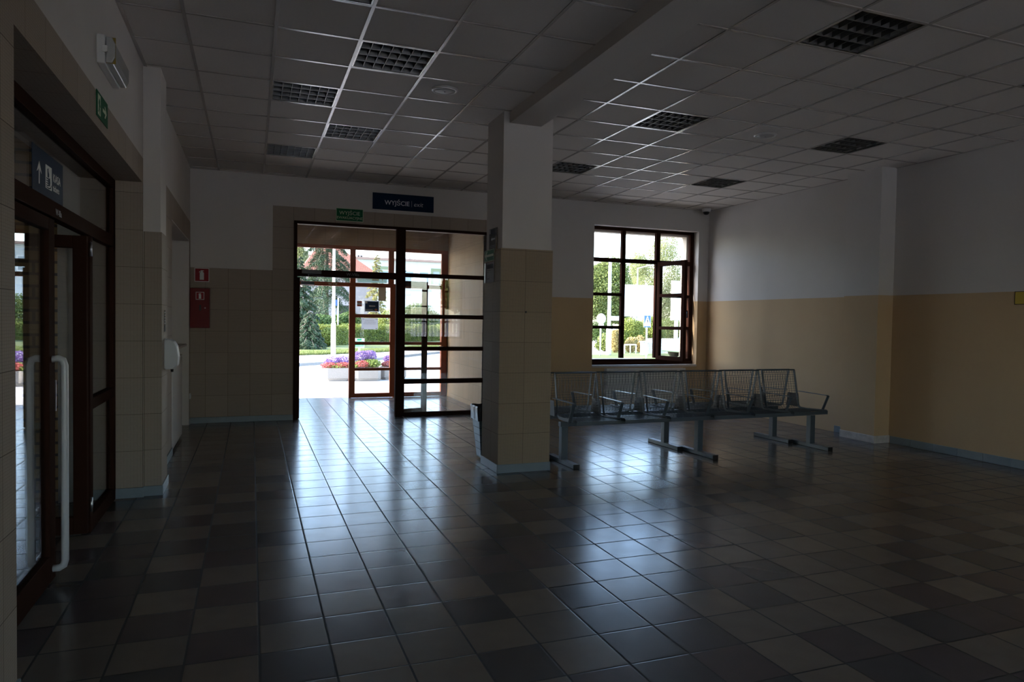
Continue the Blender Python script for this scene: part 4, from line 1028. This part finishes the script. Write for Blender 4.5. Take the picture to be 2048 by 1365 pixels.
# hedge in front
def hedge(name, label, pts, w, h, n, size, mat, seed, group=None):
    """clipped hedge along a ground line"""
    rng = np.random.default_rng(seed); t = thing(name, label, 'hedge', (pts[0][0], pts[0][1], GZ + .08), 0, group); P_, N_ = [], []; m = MB()
    o = np.array([pts[0][0], pts[0][1]])
    L_ = [np.linalg.norm(np.subtract(pts[i + 1], pts[i])) for i in range(len(pts) - 1)]
    for i, l in enumerate(L_):
        a, b = np.array(pts[i]) - o, np.array(pts[i + 1]) - o; d = (b - a) / l; s = np.array([-d[1], d[0]]); k = int(n * l / sum(L_))
        u = rng.uniform(0, l, k); face = rng.integers(0, 4, k)
        ww = np.where(face == 0, -1, np.where(face == 1, 1, rng.uniform(-1, 1, k))); zz = np.where(face >= 2, 1, rng.uniform(0, 1, k))
        lump = 1 + .09 * np.sin(u * 2.1 + i) + .06 * np.sin(u * 5.3)
        inn = rng.uniform(.86, 1.06, k)
        pos = np.empty((k, 3)); pos[:, :2] = a + d * u[:, None] + s * (ww * w / 2 * inn * lump)[:, None]; pos[:, 2] = zz * h * lump * inn
        nn = np.zeros((k, 3)); nn[:, :2] = s * np.where(face < 2, ww, 0)[:, None]; nn[:, 2] = np.where(face >= 2, 1, .25)
        P_.append(pos); N_.append(nn)
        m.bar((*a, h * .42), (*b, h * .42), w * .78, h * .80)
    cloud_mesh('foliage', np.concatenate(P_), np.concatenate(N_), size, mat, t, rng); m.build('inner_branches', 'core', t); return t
g = lambda px, y: tuple(ground_at(px, y)[:2])
hedge('boxwood_hedge', 'light green clipped hedge across the lawn beyond the exit', [g(640, 38.5), g(700, 41), g(770, 44), g(850, 47), g(900, 49)], 1.3, .98, 48000, .052, 'box', 51)
bush('round_bush', 'dark green bush behind the hedge left of the lamp post', 'bush', ground_at(640, 42.6), (1.0, 1.2, .85), 10000, .075, 'green1', 61, 'bushes behind the hedge')
bush('round_bush', 'dark green bush behind the hedge just right of the lamp post', 'bush', ground_at(697, 43.6), (1.0, .8, .95), 8000, .075, 'green1', 62, 'bushes behind the hedge')
bush('round_bush', 'light green bush behind the hedge near the right stile of the outer door', 'bush', ground_at(782, 50.5), (1.4, 1.2, 1.1), 10000, .075, 'box', 63, 'bushes behind the hedge')
bush('round_bush', 'bright green bush seen through the fixed glass bay', 'bush', ground_at(838, 53), (2.0, 1.4, 1.4), 10000, .075, 'green1', 64, 'bushes behind the hedge')
conifer('dwarf_spruce', 'low blue green dwarf spruce in front of the left spruce', ground_at(618, 34), 1.75, .85, 20000, 'spruce', 65, .05, .02, .25, .028)
bush('golden_bush', 'yellow tipped bush between the left spruce and the hedge', 'bush', ground_at(655, 36.6), (.45, .45, .5), 6000, .055, 'box', 66)
conifer('blue_spruce', 'blue green spruce at the left side of the open exit', ground_at(598, 37), 4.6, 1.25, 42000, 'spruce', 71, .12, .03, .30, .034)
conifer('tall_spruce', 'tall dark spruce with drooping branches in front of the red roofed house', ground_at(652, 47.5), 11.5, 2.7, 60000, 'spruce', 72, .17, .22, .50, .042)
conifer('small_larch', 'thin yellow green larch in front of the apartment block', ground_at(752, 56), 6.6, 1.25, 2600, 'larch', 73, .08, .2, .05, .08)
p = ground_at(597, 75); tree('poplar_tree', 'pale green slender tree at the left edge of the exit view', p, [((0, 0, 4), (1.1, 1.1, 2.5)), ((.1, 0, 7), (.9, .9, 2.2)), ((0, 0, 9.0), (.5, .5, 1.5))], 16000, .09, 'birch', 74, .14)
# red roofed house
M['render'] = plain('lavender_render', (.30, .265, .275), .9, noise=.05, scale=2)
def rooftile_mat():
    t = NT('red_roof_tile'); co = t.new('TexCoord'); s_ = t.new('SeparateXYZ'); t.link(co.outputs['Object'], s_.inputs[0])
    a = t.math('FRACT', t.math('MULTIPLY', s_.outputs[0], 7.0)); b = t.math('FRACT', t.math('MULTIPLY', s_.outputs[2], 8.5))
    k = t.math('MAXIMUM', t.math('LESS_THAN', a, .30), t.math('LESS_THAN', b, .34)); c = t.mix(k, (.30, .115, .07), (.12, .04, .03)); t.base(c, .85); return t.m  # dark bands put the shadow rows between the tiles into the colour
M['rooftile'] = rooftile_mat()
hy = 58; hx0, hx1 = at(606, 600, hy).x, at(751, 600, hy).x; ez = z_at(745, 550, hy)
t = thing('red_roofed_house', 'pinkish grey rendered house with hipped red tile roof behind the tall spruce', 'house', ((hx0 + hx1) / 2, hy, GZ)); wx = (hx1 - hx0) / 2
m = MB(); m.box(-wx, wx, 0, 9, 0, ez); m.build('walls', 'render', t)
m = MB(); e_ = .45; rz = 2.9; rr_ = at(668, 500, hy + 4.5).x - (hx0 + hx1) / 2
m.add([(-wx - e_, -e_, ez - .1), (wx + e_, -e_, ez - .1), (wx + e_, 9 + e_, ez - .1), (-wx - e_, 9 + e_, ez - .1), (rr_ - 1.2, 4.5, ez + rz), (rr_, 4.5, ez + rz)], [(0, 1, 5, 4), (1, 2, 5), (2, 3, 4, 5), (3, 0, 4), (3, 2, 1, 0)]); m.build('roof', 'rooftile', t)
m = MB(); m.box(rr_ - 1.1, rr_ - .5, 4.0, 4.8, ez + 2.0, ez + 3.7); m.build('chimney', 'rooftile', t)
for x in (-wx * .55, wx * .10):
    m = MB(); m.box(x - .5, x + .5, -.02, .02, 1.2, 2.6); m.build('window', 'dgrey', t)
# apartment block
M['mint'] = plain('mint_render', (.40, .44, .43), .9, noise=.04, scale=1); M['pale'] = plain('pale_trim', (.72, .72, .70), .8)
M['winblue'] = plain('window_glass_blue', (.16, .22, .26), .15, 0, .6); M['olive'] = plain('olive_recess', (.16, .20, .12), .9)
by = 95; bx0, bx1 = -34.0, at(935, 540, by).x; bz = z_at(745, 519, by)
t = thing('apartment_block', 'long pale mint apartment block with a flat roof behind the trees', 'building', ((bx0 + bx1) / 2, by, GZ)); wx = (bx1 - bx0) / 2
m = MB(); m.box(-wx, wx, 0, 11, 0, bz); m.build('walls', 'mint', t)
m = MB(); m.box(-wx - .3, wx + .3, -.4, 11.3, bz, bz + .28); m.build('roof_edge', plain('brown_flashing', (.25, .17, .14), .8), t)
def bxl(px): return at(px, 540, by).x - (bx0 + bx1) / 2
for k, px in enumerate((190, 260, 330, 400, 470, 540, 598, 612, 640, 690, 730, 770, 802, 818, 848, 905)):
    x = bxl(px); m = MB(); m.box(x - .75, x + .75, -.06, 0, bz - 3.1, bz - 1.3); f_ = m.build('window', 'pale', t); m = MB(); m.box(x - .62, x + .62, -.08, -.06, bz - 3.0, bz - 1.42); m.build('pane', 'winblue', f_)
for px0, px1 in ((745, 780), (862, 892)):
    a, b = bxl(px0), bxl(px1); m = MB(); m.box(a, b, -.04, 0, bz - 3.8, bz - .85); lg = m.build('loggia', 'olive', t)
    m = MB(); m.box(a, b, -.5, -.4, bz - 4.2, bz - 3.1); m.build('balcony_front', 'mint', lg)
    m = MB(); m.box(a + (b - a) * .15, a + (b - a) * .55, -.07, -.04, bz - 3.0, bz - 1.3); m.build('pane', 'winblue', lg)
for px0, px1, hgt in ((608, 620, .75), (720, 736, .6), (814, 824, .45), (826, 834, .4), (838, 842, .7)):
    a, b = bxl(px0), bxl(px1); m = MB(); m.box(a, b, 3, 4.2, bz, bz + .28 + hgt); v_ = m.build('roof_vent', 'pale', t)
    m = MB(); q = a + .1
    while q < b - .25: m.box(q, q + .22, 2.97, 3.0, bz + .28 + hgt * .45, bz + .28 + hgt * .8); q += .4
    m.build('vent_openings', 'dgrey', v_)
# grass fringe at the lawn edge
def grass_strip(name, line, width, n, seed, h=.16):
    rng = np.random.default_rng(seed); L = np.array(line); k = rng.integers(0, len(L) - 1, n); u = rng.uniform(0, 1, n)[:, None]; p = L[k] * (1 - u) + L[k + 1] * u
    p[:, 1] += rng.uniform(0, 1, n) ** 1.6 * width; V = np.empty((n, 3, 3)); a = rng.uniform(0, 6.28, n); hh = h * rng.uniform(.4, 1.3, n); z = GZ + .09
    V[:, 0, :2] = p + np.c_[np.cos(a), np.sin(a)] * .02; V[:, 1, :2] = p - np.c_[np.cos(a), np.sin(a)] * .02; V[:, 2, :2] = p + rng.normal(0, .05, (n, 2)); V[:, :2, 2] = z; V[:, 2, 2] = z + hh
    me = bpy.data.meshes.new(name); me.vertices.add(3 * n); me.vertices.foreach_set('co', V.reshape(-1)); me.loops.add(3 * n); me.loops.foreach_set('vertex_index', np.arange(3 * n, dtype=np.int32)); me.polygons.add(n); me.polygons.foreach_set('loop_start', np.arange(0, 3 * n, 3, dtype=np.int32)); me.update(calc_edges=True)
    me.materials.append(M['grass']); o = bpy.data.objects.new(name, me); C.objects.link(o); return tag(o, 'tall dry grass fringe along the edge of the lawn beyond the exit', 'grass', kind='stuff')
grass_strip('lawn_grass', LA[1:9], 2.2, 26000, 81, .11)

# ---- seen through the window
def post_sign(name, label, px, y, ptop, z=GZ + .03, r=.035):
    p = at(px, 700, y); t = thing(name, label, 'road sign', (p.x, y, z)); m = MB(); m.tube([(0, 0, 0), (0, 0, z_at(px, ptop, y) - z)], r, 10); m.build('post', 'lamppost', t); return t, p.x, z
t, x, z = post_sign('round_sign', 'white back of a round road sign on a thin post, left window pane', 1200.5, 28.66, 632)
c = z_at(1200, 638, 28.66) - z; rad = (at(1210, 638, 28.66).x - at(1191.5, 638, 28.66).x) / 2
m = MB(); m.lathe([(rad, -.045), (rad, -.03)], (0, 0, c), 36, axis='y'); m.build('disc', 'signwhite', t); m = MB(); m.box(-rad * .55, rad * .55, -.045, -.03, c - rad * 1.35, c - rad * .95); m.build('plate', 'signwhite', t)
t, x, z = post_sign('crossing_sign', 'blue and white pedestrian crossing sign on a thin post in the open window', 1292.5, 25.16, 628)
a, b = at(1286.5, 655, 25.16), at(1301, 631, 25.16); w = (b.x - a.x) / 2; z0, z1 = a.z - z, b.z - z; hh_ = z1 - z0
fc = Face((-w, -.04, z0), (1, 0, 0), (0, 0, 1)); m = MB(); fc.plate(m, 0, 2 * w, 0, hh_, -.02, 0); m.build('panel', 'signwhite', t)
m = MB(); fc.plate(m, w * .05, 2 * w * .97, 0, hh_ * .10, 0, .002); fc.plate(m, w * .05, 2 * w * .97, hh_ * .22, hh_ * .98, 0, .002); m.build('blue_field', plain('road_sign_blue', (.012, .075, .30), .4), t)
m = MB(); fc.poly(m, [(w * .12, hh_ * .25), (w * 1.88, hh_ * .25), (w, hh_ * .95)], .002, .004); m.build('triangle', 'signwhite', t)
m = MB(); H0 = hh_
def sp(pts): fc.poly(m, [(w + a_ * w, b_ * H0) for a_, b_ in pts], .004, .006)
sp([(-.05, .62), (.15, .66), (.2, .72), (.1, .78), (0, .74)]); sp([(-.12, .62), (.16, .62), (.2, .45), (-.02, .43)]); sp([(-.02, .45), (.1, .45), (-.15, .28), (-.28, .28)]); sp([(.06, .45), (.2, .45), (.32, .28), (.2, .28)]); sp([(-.12, .6), (-.05, .6), (-.25, .46), (-.32, .48)]); m.build('figure', 'dark', t)
t = lamp_post('tall white lamp post beyond the left window column', at(1217, 700, 29.06).x, 29.06, 7.4, .085, GZ + .03)
a, b = at(1222, 641.5, 29.0), at(1244, 633, 29.0)
m = MB(); m.box(a.x - t.location.x, b.x - t.location.x, -.06, -.03, a.z - t.location.z, b.z - t.location.z); tag(m.build('direction_plate', 'signwhite', t), 'white direction plate')
lamp_post('slim street lamp rising behind the billboard', at(1272, 700, 47).x, 47, z_at(1272, 537, 47) - GZ, .06, GZ, (1.9, 0))
def billboard(label, px0, px1, py0, py1, y, legs):
    a, b = at(px0, py1, y), at(px1, py0, y); t = thing('billboard', label, 'billboard', ((a.x + b.x) / 2, y, GZ)); cx = (a.x + b.x) / 2
    m = MB(); m.box(a.x - cx, b.x - cx, -.12, .12, a.z - GZ, b.z - GZ); m.build('panel', 'signwhite', t)
    m = MB()
    for z in (a.z - GZ, b.z - GZ - .12): m.box(a.x - cx - .05, b.x - cx + .05, -.2, -.121, z, z + .12)
    m.build('frame', 'lamppost', t)
    for lx in legs:
        q = at(lx, 660, y).x - cx; m = MB(); m.box(q - .09, q + .09, -.08, .08, 0, a.z - GZ); m.build('leg', 'lamppost', t)
billboard('large blank white billboard on two legs in the middle of the window view', 1246, 1313, 572, 633, 40, (1268, 1275))
billboard('second blank white billboard seen through the open casement', 1343, 1372, 563, 641, 36, (1352, 1364))
def wt(px, y): q = at(px, 700, y); return (q.x, y, GZ)
def pyz(px, py, y): return z_at(px, py, y) - GZ
p = wt(1214, 48)
tree('maple_tree', 'broad green maple behind the lamp post in the left window column', p, [((0, 0, 4.3), (1.9, 1.8, 2.0)), ((-1.0, 0, 3.2), (1.4, 1.3, 1.5)), ((1.0, .2, 3.0), (1.3, 1.3, 1.6)), ((.2, -.3, 5.6), (1.3, 1.2, 1.1)), ((-.9, -.2, 5.0), (1.1, 1, 1.1)), ((.1, -.6, 2.4), (1.5, 1, 1.0)), ((-2.0, .1, 4.2), (.9, .9, 1.2))], 42000, .09, 'maple', 91, .2)
p = wt(1318, 58)
tree('birch_tree', 'tall pale birch with hanging foliage behind the billboards', p, [((0, 0, 6.5), (2.2, 2, 3.2)), ((-1.6, 0, 5.0), (1.5, 1.4, 2.4)), ((1.8, 0, 4.6), (1.4, 1.4, 2.6)), ((.5, 0, 9.2), (1.3, 1.3, 2.2)), ((-.5, 0, 3.2), (1.8, 1.4, 1.8)), ((-2.6, 0, 7.2), (.9, .9, 1.2)), ((1.2, -.3, 2.6), (1.4, 1.2, 1.5))], 42000, .075, 'birch', 92, .17)
tree('slender_birch', 'thin pale tree left of the tall birch in the window', wt(1262, 62), [((0, 0, 5.0), (1.3, 1.3, 1.8)), ((.6, 0, 6.8), (.9, .9, 1.6)), ((-.7, 0, 4.2), (1.0, 1, 1.2))], 9000, .10, 'birch', 93, .1)
bush('garden_bush', 'yellow green bush between the billboard legs', 'bush', wt(1259, 36.6), (1.0, .8, .95), 20000, .055, 'box', 94, 'garden bushes beyond the window')
bush('garden_bush', 'bright green bush behind the crossing sign', 'bush', wt(1302, 38.6), (1.1, .9, 1.05), 20000, .055, 'box', 95, 'garden bushes beyond the window')
bush('garden_bush', 'dark green bush at the far road end in the left window column', 'bush', wt(1199, 46), (1.3, 1.2, .9), 9000, .06, 'green1', 96, 'garden bushes beyond the window')
bush('garden_bush', 'small green bush left of the golden hedge', 'bush', wt(1211, 33.6), (.6, .6, .5), 1500, .1, 'maple', 97, 'garden bushes beyond the window')
bush('garden_bush', 'grey green bush behind the picket fence', 'bush', wt(1340, 41.2), (1.6, 1.1, 1.0), 20000, .055, 'maple', 98, 'garden bushes beyond the window')
g = lambda px, y: tuple(wt(px, y)[:2])
bush('golden_shrub', 'upright golden shrub beside the tall lamp post in the left window column', 'bush', wt(1231, 31.5), (.36, .36, .62), 7000, .05, 'thuja', 101, None, 5)
bush('golden_shrub', 'low golden shrub behind the white railing', 'bush', wt(1261, 31.6), (.40, .35, .42), 5000, .05, 'thuja', 102, None, 5)
bush('golden_shrub', 'low golden shrub beside the white gate post', 'bush', wt(1280, 32.0), (.36, .35, .47), 5000, .05, 'thuja', 103, None, 5)
# picket fence
a, b = wt(1295, 29.6), wt(1345, 29.9)
t = thing('picket_fence', 'cream picket fence at the right of the window view', 'fence', (a[0], a[1], GZ + .03)); n = 20
d = Vector((b[0] - a[0], b[1] - a[1], 0)); hp = pyz(1330, 678, 29.8)
for k in range(n):
    q = d * (k / (n - 1)); m = MB(); m.add([(q.x - .024, q.y - .012, .04), (q.x + .024, q.y - .012, .04), (q.x + .024, q.y - .012, hp - .04), (q.x, q.y - .012, hp), (q.x - .024, q.y - .012, hp - .04), (q.x - .024, q.y + .008, .04), (q.x + .024, q.y + .008, .04), (q.x + .024, q.y + .008, hp - .04), (q.x, q.y + .008, hp), (q.x - .024, q.y + .008, hp - .04)],
        [(0, 1, 2, 3, 4), (9, 8, 7, 6, 5), (0, 5, 6, 1), (1, 6, 7, 2), (2, 7, 8, 3), (3, 8, 9, 4), (4, 9, 5, 0)]); m.build('picket', 'enamel', t)
for z in (.22, hp * .75):
    m = MB(); m.bar((0, .02, z), (d.x, d.y + .02, z), .03, .06); m.build('rail', 'enamel', t)
for k in (0, .5, 1):
    m = MB(); m.box(d.x * k - .04, d.x * k + .04, d.y * k + .03, d.y * k + .11, 0, hp * .9); m.build('post', 'enamel', t)
t = thing('gate_post', 'stout white gate post behind the crossing sign post', 'gate post', wt(1288, 29.3)); m = MB(); hgt = pyz(1288, 685, 29.3); m.box(-.14, .14, -.14, .14, 0, hgt); m.build('shaft', 'enamel', t, bevel=.02); m = MB(); m.box(-.18, .18, -.18, .18, hgt, hgt + .06); m.build('cap', 'enamel', t, bevel=.02)
t = thing('white_railing', 'low white railing in front of the lower golden hedge', 'railing', wt(1249, 30.2)); hgt = pyz(1255, 690, 30.2); L2 = wt(1272, 30.2)[0] - wt(1249, 30.2)[0]
m = MB(); m.tube([(0, 0, hgt), (L2, 0, hgt)], .035, 8); m.build('rail', 'enamel', t)
for k in range(3):
    m = MB(); m.tube([(L2 * k / 2, 0, 0), (L2 * k / 2, 0, hgt)], .03, 8); m.build('post', 'enamel', t)
# parked car
M['carpaint'] = plain('pale_mint_paint', (.13, .185, .165), .25, 0, .6); M['carglass'] = plain('car_glass', (.10, .14, .15), .08)
p = wt(1339, 26.3)
t = thing('parked_car', 'pale mint car parked beyond the open casement', 'car', (p[0] + 1.95, 26.3, GZ + .03))
pr = [(-1.85, .28), (-1.88, .55), (-1.80, .70), (-1.0, .86), (-.95, .88), (.95, .9), (1.5, .88), (1.85, .8), (1.88, .4), (1.8, .28)]
m = MB(); m.prism([(x, -.82, z) for x, z in pr], (0, 1.64, 0)); m.build('body', 'carpaint', t, bevel=.05)
cbn = [(-.98, .87), (-.30, 1.36), (.75, 1.40), (1.35, .89)]; m = MB(); m.add([(x, -.74, z) if z < 1 else (x, -.58, z) for x, z in cbn] + [(x, .74, z) if z < 1 else (x, .58, z) for x, z in cbn], [(0, 1, 2, 3), (7, 6, 5, 4), (0, 4, 5, 1), (1, 5, 6, 2), (2, 6, 7, 3), (3, 7, 4, 0)]); m.build('cabin', 'carglass', t, bevel=.03)
m = MB(); m.box(-.34, .80, -.60, .60, 1.36, 1.43); m.build('roof', 'carpaint', t, bevel=.03)
m = MB()
for s in (-1, 1): m.bar((-.98, s * .74, .87), (-.30, s * .58, 1.38), .06, .05); m.bar((1.35, s * .74, .89), (.75, s * .58, 1.40), .07, .05); m.bar((.2, s * .74, .88), (.2, s * .59, 1.38), .06, .05)
m.build('pillars', 'carpaint', t)
for x in (-1.2, 1.2):
    for s in (-1, 1):
        m = MB(); m.lathe([(.29, -.09), (.30, -.07), (.30, .07), (.29, .09)], (x, s * .76, .30), 22, axis='y'); wv = m.build('wheel', 'black', t); m = MB(); m.lathe([(.18, s * .085), (.17, s * .10)], (x, s * .76, .30), 18, axis='y'); m.build('hubcap', 'silver', wv)
for s in (-1, 1):
    m = MB(); m.box(-1.88, -1.80, s * .62 - .14, s * .62 + .14, .56, .68); m.build('headlight', 'lampcover', t, bevel=.02)
# pale rail close outside the window
y = 13.6; a, b = at(1170, 722, y), at(1284, 717.5, y); zt = b.z - GZ
t = thing('pale_rail', 'pale low rail just outside the window, along the bottom of the panes', 'rail', (a.x - .6, y, GZ))
m = MB(); L3 = b.x - a.x + .6; m.prism([(0, -.03, zt - .07), (L3 + .14, -.03, zt - .07), (L3, -.03, zt), (0, -.03, zt)], (0, .08, 0)); m.build('board', plain('lilac_white_board', (.50, .50, .56), .5), t)
for k in (.1, .5, .92):
    m = MB(); m.box(L3 * k - .03, L3 * k + .03, -.02, .04, 0, zt - .07); m.build('post', 'lamppost', t)

# ---- platform side behind the viewer
pq = MB(); pq.box(-25, 30, -60, YR - .35, GZ - .3, GZ - .002); struct('platform_paving', pq, 'paving')
pc = MB(); pc.box(-12, 20, YR - 2.2, YR - .36, 3.45, 3.65); struct('added_shade_slab', pc, 'white')  # unseen slab added to shade the paving and darken the rear side
t = thing('platform_fence', 'long grey slatted fence along the platform behind the viewer', 'fence', (-3, -16, GZ))
for k in range(90):
    m = MB(); m.box(k * .22, k * .22 + .13, -.015, .015, .1, 1.7); m.build('slat', 'greyink', t)
m = MB(); m.box(0, 20, .015, .05, .4, .48); m.box(0, 20, .015, .05, 1.35, 1.43); m.build('rail', 'greyink', t)
for k, (x, y, s) in enumerate(((-4, -24, 1.0), (6.5, -27, 1.2), (15, -25, .9))):
    tree('platform_tree', ('leafy tree behind the platform fence, reflected in the left bay', 'big leafy tree behind the platform fence, reflected in the fixed glazing', 'smaller leafy tree at the far end of the platform fence')[k], (x, y, GZ), [((0, 0, 5 * s), (2.4 * s, 2.2, 2.2 * s)), ((-1.5 * s, 0, 3.8 * s), (1.6 * s, 1.6, 1.5 * s)), ((1.6 * s, 0, 4.0 * s), (1.6 * s, 1.6, 1.6 * s)), ((0, 0, 7 * s), (1.5 * s, 1.5, 1.4 * s))], 4500, .3, 'maple', 110 + k, .22, 'trees behind the platform fence')
